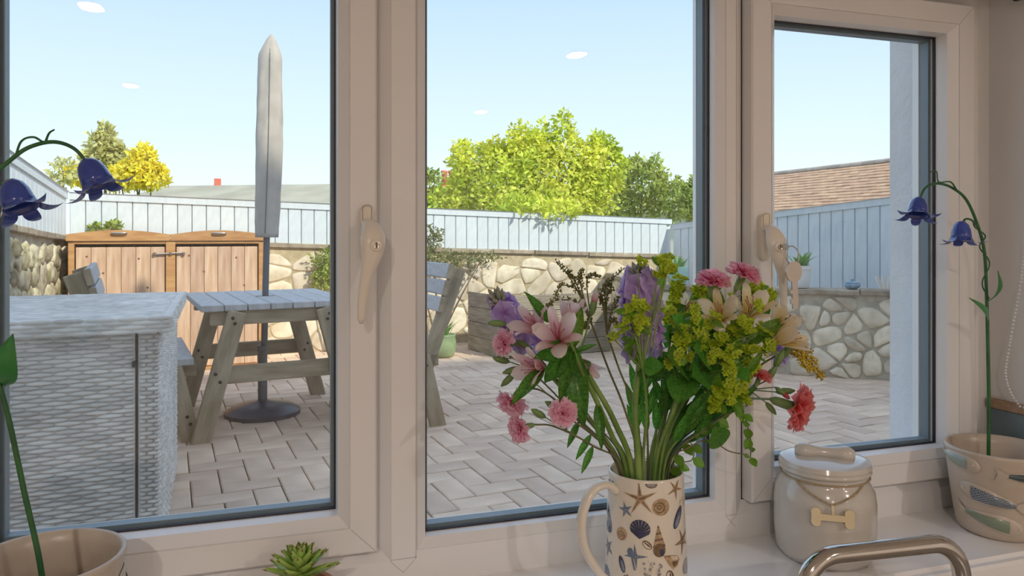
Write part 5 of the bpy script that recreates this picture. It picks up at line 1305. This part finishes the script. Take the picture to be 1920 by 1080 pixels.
def umbel(o, p, axis, s=1, k=0): inst(UM[k % 3], 'umbel', o, aim(p, axis, s=s, spin=k))
LOP = [Vector((0, 0, 0))]+[Vector(v) for v in ((0, -.012, 0), (0, .012, 0), (0, -.025, 0), (.012, -.008, 0), (-.012, -.008, 0), (0, -.01, .012), (0, -.01, -.012), (.02, -.02, 0), (-.02, -.02, 0), (0, -.04, 0), (.025, -.03, .015), (-.025, -.03, .015), (.02, -.03, -.02), (-.02, -.03, -.02), (0, -.03, .03), (0, -.055, .01), (.035, -.02, .02), (-.035, -.02, .02), (0, .025, .01), (.03, .01, .02), (-.03, .01, .02), (.03, -.02, -.03), (-.03, -.02, -.03), (0, -.06, -.02))]
def leafF(o, a, b, kind='lance', nrm=(-.3, -.8, .45), wd=1.0):
    if PASS[0] == 0: return
    a2 = near(o, Vector(a)); b2 = Vector(b)+(a2-Vector(a)); L = (b2-a2).length; opts = []
    for sh in (1, .8, .6):                       # bend the leaf aside before shortening it; slide its foot along the stem
        for up in (0, .008, -.008, .016, -.016, .026):
            opts += [(v, sh, up) for v in LOP]
    def f(k):
        v, sh, up = k; foot = near(o, a2+Vector((0, 0, up))) if up else a2
        d = b2-a2+v*min(1, L/.04); leaf(o, foot, foot+d.normalized()*L*sh, kind, nrm, wd)
    fit(o, f, opts)
def budF(o, a, p, axis, s, r, m, tip=None):
    if PASS[0] == 0: return
    fit(o, lambda k: (bud(o, mv(p, k), axis, s, 'calyx', tip), twig(o, near(o, a), mv(p, k), r, m)), DEL)
def headF(o, p, axis, s, m, seed):
    if PASS[0] == 0: return
    A = Vector(axis).normalized(); opts = [(x, y, z) for q in (0, .25, .5, .8) for (x, y, z) in ((0, -q, 0), (q, -q*.3, 0), (-q, -q*.3, 0), (0, -q*.3, q), (0, -q*.3, -q), (0, q, 0))]
    fit(o, lambda k: carnation(o, p+(A+Vector(k)).normalized()*.0195*s, A+Vector(k), s, m, seed), opts)
def bouquet():
    # --- pink lilies
    o = stemmed('peruvian_lily', 'pink Peruvian lily stem with broad green leaves leaning over the jug handle', 'flower', [(1172, 868, .872), (1150, 820, .862), (1118, 745, .85), (1085, 680, .845), (1068, 640, .845)], .0042, .0030)
    top = P(1068, 645, .845)
    for (bx_, by_, bY, ax, s, op, sd_) in ((1048, 640, .838, (-.40, -.72, .50), 1.08, 1.05, 1), (1012, 622, .862, (-.62, -.30, .62), 1.02, .95, 2), (1018, 690, .835, (-.86, -.35, .08), 1.02, .75, 3), (1068, 612, .875, (.12, -.1, 1), .95, .40, 4), (1094, 672, .872, (.42, -.18, -.72), .95, .65, 5)):
        fit(o, lambda k: (twig(o, top, mv(P(bx_, by_, bY), k)-Vector(ax).normalized()*.006, .0013), alstro(o, mv(P(bx_, by_, bY), k), ax, s*.80, op, 'al_pink', sd_)), DEL)
    for (a, b, k) in (((1030, 605, .86), (984, 547, .845), 'lance'), ((1068, 650, .845), (1000, 672, .81), 'lance2'), ((1058, 662, .84), (1032, 765, .80), 'lance'), ((1020, 690, .835), (958, 760, .80), 'lance'), ((1074, 640, .845), (1096, 800, .825), 'lance2'),
                      ((1078, 650, .85), (1095, 572, .86), 'lance_y'), ((1050, 660, .84), (995, 668, .81), 'lance'), ((1080, 655, .85), (1122, 640, .84), 'lance'), ((1070, 650, .845), (1020, 720, .80), 'lance2'), ((1110, 760, .85), (1118, 850, .83), 'lance')): leafF(o, P(*a), P(*b), k)
    o2 = stemmed('peruvian_lily', 'thick green lily stem with one pink bud rising beside the pink lilies', 'flower', [(1180, 870, .868), (1150, 790, .858), (1112, 720, .848), (1085, 672, .85)], .0048, .0032)
    leafF(o2, P(1090, 690, .848), P(1120, 790, .83), 'lance2'); leafF(o2, P(1100, 700, .848), P(1060, 655, .83), 'lance')
    fit(o2, lambda k: (bud(o2, mv(P(1108, 592, .885), k), (.2, -.1, 1), 1.1, 'calyx', 'al_pink_o'), twig(o2, P(1085, 672, .85), mv(P(1108, 592, .885), k), .0011)), DEL)
    # --- lilac stocks
    o = stemmed('stock_flower', 'small lilac stock spike beside the pink lilies', 'flower', [(1165, 868, .885), (1090, 770, .90), (1020, 690, .905), (985, 640, .905)], .0030, .0024)
    hold(o, lambda: stock_spike(o, P(998, 660, .905), P(932, 558, .905), 15, .015, .95, 3, 12))
    o = stemmed('stock_flower', 'tall lilac stock spike standing upright in the middle of the bouquet', 'flower', [(1190, 872, .860), (1190, 760, .858), (1200, 660, .858), (1200, 560, .858)], .0052, .0034)
    hold(o, lambda: stock_spike(o, P(1206, 652, .858), P(1197, 508, .862), 30, .021, 1.18, 6, 14))
    leafF(o, P(1198, 690, .858), P(1246, 705, .82), 'round', (-.2, -.7, .7)); leafF(o, P(1196, 680, .858), P(1166, 640, .84), 'lance_y')
    o = stemmed('stock_flower', 'little lilac stock half hidden under the cream lilies', 'flower', [(1240, 868, .90), (1330, 760, .90), (1410, 680, .89), (1440, 640, .885)], .0026, .0022)
    fit(o, lambda k: (twig(o, P(1440, 640, .885), mv(P(1446, 640, .895), k)), stock_spike(o, mv(P(1446, 640, .895), k), mv(P(1462, 606, .892), k), 8, .008, .75, 8, 3)), DEL); fit(o, lambda k: (twig(o, P(1440, 640, .885), mv(P(1462, 668, .89), k)), stock_spike(o, mv(P(1462, 668, .89), k), mv(P(1470, 645, .89), k), 4, .006, .7, 9, 0)), DEL)
    # --- pale pink spray carnations
    for (lab, pts, ax, s, sd_) in (('pale pink carnation nodding lowest over the jug handle', [(1162, 866, .872), (1110, 835, .85), (1040, 800, .83), (1002, 796, .825)], (-.95, -.15, -.12), .62, 0),
                                   ('pale pink carnation with a long green calyx above the lowest one', [(1164, 866, .875), (1110, 815, .855), (1065, 785, .84), (1050, 783, .835)], (-.80, -.3, .30), .62, 1),
                                   ('pale pink carnation tucked under the lily trumpet', [(1160, 866, .88), (1085, 790, .875), (1020, 735, .865), (975, 728, .86)], (-.5, -.35, -.55), .68, 0),
                                   ('pale pink carnation opening beside the small lilac stock', [(1160, 866, .885), (1080, 760, .885), (1010, 670, .88), (968, 645, .875)], (-.85, -.3, .20), .60, 1)):
        o = stemmed('carnation', lab, 'flower', pts, .0013, .0011, 'stem_w', 'pale pink spray carnations'); headF(o, P(*pts[-1]), ax, s, 'carn_pale', sd_)
        budF(o, P(*pts[-3]), P(*pts[-2])+Vector((-.012, 0, .012)), (-.8, -.1, .5), .95, .0008, 'stem')
        leafF(o, P(*pts[1]), P(*pts[1])+Vector((-.02, -.01, -.03)), 'lance')
    o = stemmed('carnation', 'cluster of closed green carnation buds at the tip of a thin stalk', 'flower', [(1160, 866, .89), (1070, 770, .89), (990, 690, .88), (955, 668, .875)], .0013, .0010, 'stem_w')
    for (x, y, a) in ((955, 668, (-1, -.1, .3)), (948, 618, (-1, 0, .1)), (965, 700, (-.7, 0, -.6)), (985, 712, (-.4, 0, -.9)), (975, 690, (-.9, 0, -.2))):
        budF(o, P(990, 690, .88), P(x, y, .872), a, 1.0, .0008, 'stem')
    # --- pink carnations on top
    for (lab, pts, ax, s, sd_) in (('bright pink carnation in front of the mullion beside the cream lilies', [(1235, 866, .885), (1262, 760, .885), (1310, 630, .875), (1331, 560, .868)], (.05, -.28, 1), .98, 0),
                                   ('tallest bright pink carnation under the window handle keys', [(1240, 866, .89), (1285, 740, .885), (1350, 620, .875), (1378, 546, .870)], (.12, -.22, 1), 1.02, 1)):
        o = stemmed('carnation', lab, 'flower', pts, .0019, .0017); headF(o, P(*pts[-1]), ax, s*.80, 'carn_pink', sd_)
    o = stemmed('carnation', 'large coral carnation drooping beside the treat jar', 'flower', [(1250, 868, .88), (1320, 800, .875), (1390, 752, .862), (1444, 748, .858)], .0018, .0015, 'stem_blue')
    headF(o, P(1444, 748, .858), (.62, -.55, -.22), 1.1, 'carn_coral', 0)
    o = stemmed('carnation', 'half open coral carnation bud amid small green buds', 'flower', [(1248, 868, .885), (1320, 790, .88), (1385, 740, .868), (1415, 727, .862)], .0017, .0014, 'stem_blue')
    headF(o, P(1415, 727, .862), (.35, -.2, .9), .55, 'carn_coral', 1)
    for (x, y, a, s) in ((1440, 712, (.3, -.4, .9), 1.0), (1452, 690, (.3, -.3, .9), 1.25), (1455, 735, (.8, -.4, .1), 1.1), (1436, 745, (.5, -.3, -.7), .9), (1468, 672, (.4, -.2, .9), 1.2)):
        budF(o, P(1405, 735, .864), P(x, y, .86), a, s, .0009, 'stem_blue')
    budF(o, P(1405, 735, .864), P(1440, 738, .858), (.4, -.3, -.4), .8, .0009, 'stem_blue', 'carn_coral')
    # --- cream lilies
    o = stemmed('peruvian_lily', 'cream and gold Peruvian lilies fanned out on the treat jar side', 'flower', [(1245, 868, .885), (1300, 770, .88), (1370, 680, .872), (1405, 635, .868)], .0036, .0026)
    top = P(1405, 635, .868)
    for (bx_, by_, bY, ax, s, op, sd_) in ((1352, 600, .868, (-.55, -.62, .55), .98, .95, 11), (1402, 598, .868, (-.15, -.62, .78), 1.12, .85, 12), (1450, 625, .868, (.52, -.22, .82), 1.08, .55, 13), (1462, 640, .855, (.62, -.52, .30), 1.05, .55, 14)):
        fit(o, lambda k: (twig(o, top, mv(P(bx_, by_, bY), k)-Vector(ax).normalized()*.006, .0013), alstro(o, mv(P(bx_, by_, bY), k), ax, s*.86, op, 'al_yel', sd_)), DEL)
    for (a, b, k) in (((1400, 650, .865), (1480, 600, .85), 'lance_y'), ((1405, 650, .86), (1350, 680, .83), 'lance_y'), ((1410, 640, .865), (1370, 600, .84), 'lance')): leafF(o, P(*a), P(*b), k)
    o = stemmed('peruvian_lily', 'single small pale yellow lily deep among the lime sprays', 'flower', [(1230, 868, .90), (1255, 740, .915), (1280, 620, .92), (1284, 588, .915)], .0026, .0020)
    hold(o, lambda: alstro(o, P(1284, 588, .915), (-.1, -.55, .85), .62, .6, 'al_yel', 15))
    # --- goldenrod
    def sprays(o, tips, root, m, dots, ds, seed, stemm='stem_w'):
        rr = random.Random(seed)
        for tip in tips:
            sd_ = rr.random()
            def one(k):
                r2 = random.Random(sd_); n = len(tip); pts = curve([near(o, P(*root))]+[lerp(P(*q), mv(P(*q), k), min(1, .4+.6*(i+1)/n)) for i, q in enumerate(tip)], 8)
                br = MB().tube(pts, taper(len(pts), .0011, .0006), 5).build('branch', stemm, o, smooth=True); n0 = int(len(pts)*.30); b = MB()
                for i in range(dots):
                    t = lerp(n0, len(pts)-1, i/dots); q = int(t); p = lerp(pts[q], pts[min(q+1, len(pts)-1)], t-q)
                    d = Vector((r2.uniform(-1, 1), r2.uniform(-1, 1), r2.uniform(-.3, 1))).normalized(); c = p+d*ds*r2.uniform(.6, 1.9)
                    b.tube([p, c], .0003, 3); b.lathe([(.0003, -.4*ds), (.45*ds, 0), (.25*ds, .45*ds), (.0003, .6*ds)], 6, c)
                b.build('florets', m, br, smooth=True, recalc=False, kind='stuff')
            fit(o, one, DEL)
    o = stemmed('goldenrod', 'wispy brown green goldenrod plume with arching tips', 'flower', [(1198, 868, .895), (1172, 770, .91), (1140, 690, .915), (1110, 610, .915)], .0020, .0014, 'stem_w')
    sprays(o, [[(1090, 560, .915), (1065, 515, .915), (1043, 492, .91)], [(1088, 550, .915), (1055, 535, .91), (1040, 558, .905)], [(1088, 570, .91), (1050, 562, .905), (1030, 572, .90), (1028, 582, .90)], [(1090, 540, .915), (1088, 520, .915), (1092, 505, .915)], [(1100, 530, .915), (1112, 517, .91), (1125, 520, .908)], [(1080, 530, .915), (1070, 520, .915), (1068, 508, .912)], [(1092, 575, .91), (1072, 568, .9), (1065, 582, .9)], [(1105, 600, .91), (1098, 610, .9), (1100, 618, .9)]], (1110, 610, .915), 'budtip', 54, .0028, 5)
    o = stemmed('goldenrod', 'wispy brown green goldenrod plume beside the tall lilac stock', 'flower', [(1202, 868, .90), (1190, 770, .915), (1160, 690, .92), (1138, 625, .92)], .0019, .0013, 'stem_w')
    sprays(o, [[(1135, 570, .92), (1138, 535, .92), (1170, 503, .915)], [(1130, 570, .92), (1128, 545, .92), (1142, 525, .92)], [(1145, 590, .918), (1155, 570, .915), (1162, 556, .912)], [(1134, 580, .92), (1124, 560, .915), (1118, 556, .912)], [(1138, 560, .92), (1146, 545, .92), (1145, 530, .92)], [(1150, 600, .915), (1160, 620, .91)]], (1138, 625, .92), 'budtip', 50, .0028, 6)
    o = stemmed('goldenrod', 'golden yellow goldenrod plume hanging over the treat jar', 'flower', [(1250, 868, .89), (1340, 770, .89), (1420, 690, .88), (1470, 660, .87)], .0018, .0013, 'stem_w')
    sprays(o, [[(1495, 658, .868), (1520, 680, .865), (1546, 708, .86)], [(1490, 655, .868), (1510, 665, .865), (1530, 680, .862)], [(1490, 665, .868), (1505, 682, .862), (1518, 700, .86)], [(1485, 652, .868), (1505, 650, .866), (1520, 662, .864)], [(1500, 670, .866), (1525, 695, .862), (1542, 712, .86)]], (1470, 660, .87), 'goldenrod', 80, .0030, 7)
    o = stemmed('goldenrod', 'thin bare budding goldenrod stalk among the pink carnation stalks', 'flower', [(1168, 868, .89), (1110, 790, .892), (1060, 720, .89), (1052, 690, .885)], .0014, .0010, 'stem_w')
    sprays(o, [[(1065, 740, .885), (1068, 760, .88), (1066, 775, .878)], [(1040, 700, .885), (1030, 688, .882)]], (1060, 720, .89), 'budtip', 26, .0020, 8)
    # --- lime sprays with round leaves
    rr = random.Random(77)
    def buple(label, pts, heads, leaves, seed):
        o = stemmed('hare_ear_spray', label, 'foliage', pts, .0024, .0017, 'stem')
        r2 = random.Random(seed); cur = o_pts[o.name]
        for k, h in enumerate(heads):
            fr = r2.uniform(.74, 1); ax = Vector((r2.uniform(-.6, .3), -r2.uniform(.3, .9), r2.uniform(.3, 1))); sz = r2.uniform(.72, 1.0); sp_n = r2.uniform(0, 6); a0 = cur[int(fr*(NS-1))]
            fit(o, lambda q: (twig(o, a0, mv(P(*h), q), .0008, bend=(0, 0, .006)), umbel(o, mv(P(*h), q), ax, sz, k+seed), inst(LM['round_y'], 'leaf', o, aim(mv(P(*h), q), ax) @ Matrix.Rotation(sp_n, 4, 'Z') @ Matrix.Scale(.018, 4))), DEL)
            off = Vector((r2.uniform(-.012, .012), r2.uniform(-.006, .006), r2.uniform(-.016, -.006))); ax2 = ax+Vector((r2.uniform(-.5, .5), 0, 0)); sz2 = r2.uniform(.6, .85)
            fit(o, lambda q: (twig(o, a0, mv(P(*h)+off, q), .0006), umbel(o, mv(P(*h)+off, q), ax2, sz2, k+1)), DEL)
        for (a, b, k) in leaves: leafF(o, P(*a), P(*b), k, (r2.uniform(-.6, .1), -.8, r2.uniform(.2, .8)))
    buple('lime spray with one head in front of the tall lilac stock', [(1205, 868, .865), (1212, 770, .84), (1205, 690, .825), (1190, 630, .815)], [(1188, 575, .812), (1200, 590, .812), (1178, 588, .815), (1170, 630, .82), (1195, 612, .81), (1240, 508, .87), (1228, 500, .875), (1250, 512, .87)], [((1190, 640, .815), (1168, 662, .80), 'lance_y'), ((1205, 690, .825), (1245, 690, .80), 'round'), ((1240, 545, .87), (1238, 515, .862), 'round_y')], 1)
    buple('lime spray rising behind the tall lilac stock', [(1225, 868, .90), (1240, 760, .91), (1255, 650, .915), (1262, 580, .915)], [(1255, 545, .91), (1275, 550, .905), (1290, 545, .91), (1305, 560, .905), (1268, 565, .90), (1320, 555, .905), (1250, 590, .90), (1300, 585, .90), (1262, 610, .895), (1282, 605, .895)], [((1262, 590, .905), (1285, 562, .885), 'round'), ((1250, 640, .90), (1275, 600, .88), 'round'), ((1250, 660, .9), (1225, 715, .87), 'round'), ((1262, 640, .9), (1240, 615, .88), 'round')], 2)
    buple('lime spray spreading below the cream lilies', [(1238, 868, .875), (1270, 760, .865), (1320, 690, .855), (1345, 655, .85)], [(1330, 620, .848), (1350, 612, .845), (1370, 625, .842), (1390, 612, .845), (1410, 622, .845), (1345, 640, .838), (1368, 655, .835), (1390, 645, .838), (1340, 668, .835), (1362, 680, .83), (1385, 672, .832), (1405, 655, .838), (1315, 640, .845), (1420, 640, .845), (1355, 700, .83), (1400, 590, .85)],
          [((1345, 660, .85), (1385, 690, .82), 'round_y'), ((1330, 670, .85), (1295, 650, .82), 'round'), ((1340, 660, .85), (1375, 640, .82), 'lance_y'), ((1320, 690, .855), (1275, 700, .82), 'round'), ((1325, 680, .85), (1345, 720, .83), 'round'), ((1400, 700, .84), (1430, 660, .83), 'lance_y'), ((1380, 690, .84), (1405, 715, .82), 'round')], 3)
    buple('lime spray with large veined leaves over the jug rim', [(1228, 868, .872), (1262, 770, .85), (1290, 690, .84), (1300, 630, .84)], [(1285, 640, .832), (1298, 655, .83), (1312, 612, .838), (1275, 625, .838), (1268, 665, .83), (1300, 590, .84)], [((1290, 700, .84), (1272, 762, .815), 'round'), ((1292, 690, .84), (1252, 665, .81), 'round'), ((1296, 680, .84), (1335, 700, .81), 'round'), ((1285, 710, .84), (1308, 740, .82), 'round'), ((1300, 640, .84), (1330, 660, .81), 'round'), ((1298, 640, .84), (1270, 600, .82), 'round'), ((1300, 640, .84), (1320, 600, .82), 'lance')], 4)
    buple('lime spray drooping low beside the mullion', [(1245, 868, .88), (1300, 790, .865), (1345, 735, .85), (1372, 735, .842)], [(1340, 745, .838), (1352, 738, .836), (1370, 742, .836), (1380, 730, .838), (1345, 760, .835), (1385, 750, .836)], [((1345, 735, .85), (1358, 690, .82), 'lance_y'), ((1375, 740, .842), (1398, 790, .82), 'lance_y'), ((1368, 740, .845), (1390, 800, .83), 'lance_y'), ((1340, 800, .86), (1368, 790, .85), 'round')], 5)
    buple('lime spray hidden low among the stems on the mullion side', [(1235, 868, .892), (1265, 800, .90), (1300, 730, .905), (1320, 690, .905)], [(1318, 690, .9), (1335, 680, .9), (1305, 700, .9)], [((1300, 740, .905), (1340, 730, .88), 'lance'), ((1290, 760, .9), (1255, 740, .88), 'lance'), ((1270, 800, .9), (1310, 760, .88), 'lance'), ((1262, 820, .9), (1300, 800, .89), 'lance'), ((1285, 770, .9), (1262, 700, .88), 'round')], 6)
    buple('lime spray behind the bright pink carnations', [(1232, 868, .90), (1262, 760, .915), (1300, 650, .922), (1325, 590, .92)], [(1300, 560, .918), (1318, 572, .915), (1340, 560, .918), (1290, 578, .915), (1352, 548, .915), (1420, 545, .905), (1432, 556, .905), (1335, 600, .91), (1312, 600, .91), (1445, 560, .9), (1400, 550, .91)], [((1325, 600, .92), (1300, 575, .89), 'round_y'), ((1310, 630, .92), (1345, 615, .89), 'round'), ((1305, 640, .92), (1275, 635, .89), 'round'), ((1320, 600, .92), (1350, 580, .90), 'round_y'), ((1425, 590, .90), (1445, 572, .885), 'round')], 7)
    buple('lime spray filling the heart of the bouquet', [(1240, 868, .88), (1285, 750, .87), (1340, 690, .865), (1380, 660, .862)], [(1425, 655, .855), (1440, 640, .858), (1412, 672, .852), (1378, 632, .855), (1430, 625, .86), (1395, 690, .85), (1320, 660, .855)], [((1340, 700, .865), (1375, 715, .84), 'round'), ((1350, 690, .865), (1320, 670, .84), 'round'), ((1365, 680, .86), (1400, 700, .84), 'round_y'), ((1370, 670, .86), (1350, 640, .84), 'round'), ((1380, 665, .86), (1420, 685, .84), 'round_y'), ((1330, 705, .865), (1300, 720, .84), 'round'), ((1380, 660, .86), (1402, 630, .84), 'round_y'), ((1330, 700, .865), (1350, 735, .85), 'lance')], 8)
    # --- trailing leafy twigs and carnation foliage
    def trail(label, pts, n, s, seed):
        o = stemmed('trailing_sprig', label, 'foliage', pts, .0013, .0008, 'stem_w'); cur = o_pts[o.name]; r2 = random.Random(seed)
        for i in range(n):
            p = cur[int(lerp(len(cur)*.62, len(cur)-1, i/max(1, n-1)))]; a = r2.uniform(0, 6.28)
            leafF(o, p, p+Vector((.8*s*math.cos(a), .5*s*math.sin(a)-.004, -s*r2.uniform(.2, .8))), 'round_y', (-.3, -.8, .5))
        return o
    trail('leafy sprig trailing down in front of the mullion', [(1250, 868, .875), (1330, 800, .85), (1385, 770, .84), (1402, 800, .835), (1408, 830, .832), (1407, 858, .832)], 12, .016, 3)
    o = trail('round leaved sprig on a thin stalk between jug and mullion', [(1255, 866, .87), (1290, 840, .855), (1330, 825, .85), (1365, 845, .845), (1395, 852, .842)], 3, .010, 4); leafF(o, P(1352, 838, .848), P(1338, 800, .835), 'round', (-.3, -.8, .4), 1.1)
    trail('little leafy sprig hanging over the jug rim', [(1262, 862, .872), (1295, 830, .862), (1312, 848, .858), (1308, 872, .856), (1303, 888, .856)], 6, .018, 5)
    for k, (a, b) in enumerate((((1262, 868, .90), (1330, 720, .905)), ((1255, 868, .905), (1300, 700, .92)), ((1258, 866, .89), (1345, 770, .89)), ((1260, 866, .88), (1375, 750, .87)), ((1215, 868, .895), (1210, 700, .925)), ((1222, 868, .90), (1242, 690, .915)), ((1205, 868, .905), (1195, 740, .925)), ((1232, 868, .90), (1262, 720, .92)), ((1245, 866, .87), (1300, 760, .85)))):
        o = stemmed('leafy_stalk', ('slim bluish green stalk packed in the mouth of the jug', 'slim brownish stalk packed in the mouth of the jug', 'slim fresh green stalk packed in the mouth of the jug')[k % 3], 'foliage', [a, (lerp(a[0], b[0], .5)+6*(k % 3-1), lerp(a[1], b[1], .5), lerp(a[2], b[2], .5)), b], .0020, .0014, ('stem_blue', 'stem_w', 'stem')[k % 3], ('bluish filler stalks in the jug', 'brownish filler stalks in the jug', 'green filler stalks in the jug')[k % 3])
        m_ = P(*b)
        for q in range(5):
            t = .35+.15*q; p = lerp(P(*a), m_, t); sd_ = 1 if q % 2 else -1
            leafF(o, p, p+(m_-P(*a)).normalized()*.05+Vector((sd_*.012, -.008, 0)), 'lance')

for me in [*LM.values(), *FLM, *UM, cal_me, *[x for v in CM.values() for x in v]]: me.use_fake_user = True     # shared between copies
for nm in ('flower_jug', 'treat_jar', 'window_1', 'key_bunch'):       # what the bouquet must keep clear of
    for q in bpy.data.objects:
        r = q
        while r.parent: r = r.parent
        if r.name == nm and q.type == 'MESH': OBST.append((nm, *tree(q)))
bouquet(); settle(); PASS[0] = 1; SK[0] = 0
_ob = list(OBST)
for k, (c, rad) in enumerate(STEMS):                                   # all stems stand before anything is fitted round them
    me = MB().tube(c, rad, 8); lo = [min(p[i] for p in me.v) for i in range(3)]; hi = [max(p[i] for p in me.v) for i in range(3)]
    OBST.append((k+1, BVHTree.FromPolygons(me.v, me.f), lo, hi))
bouquet()
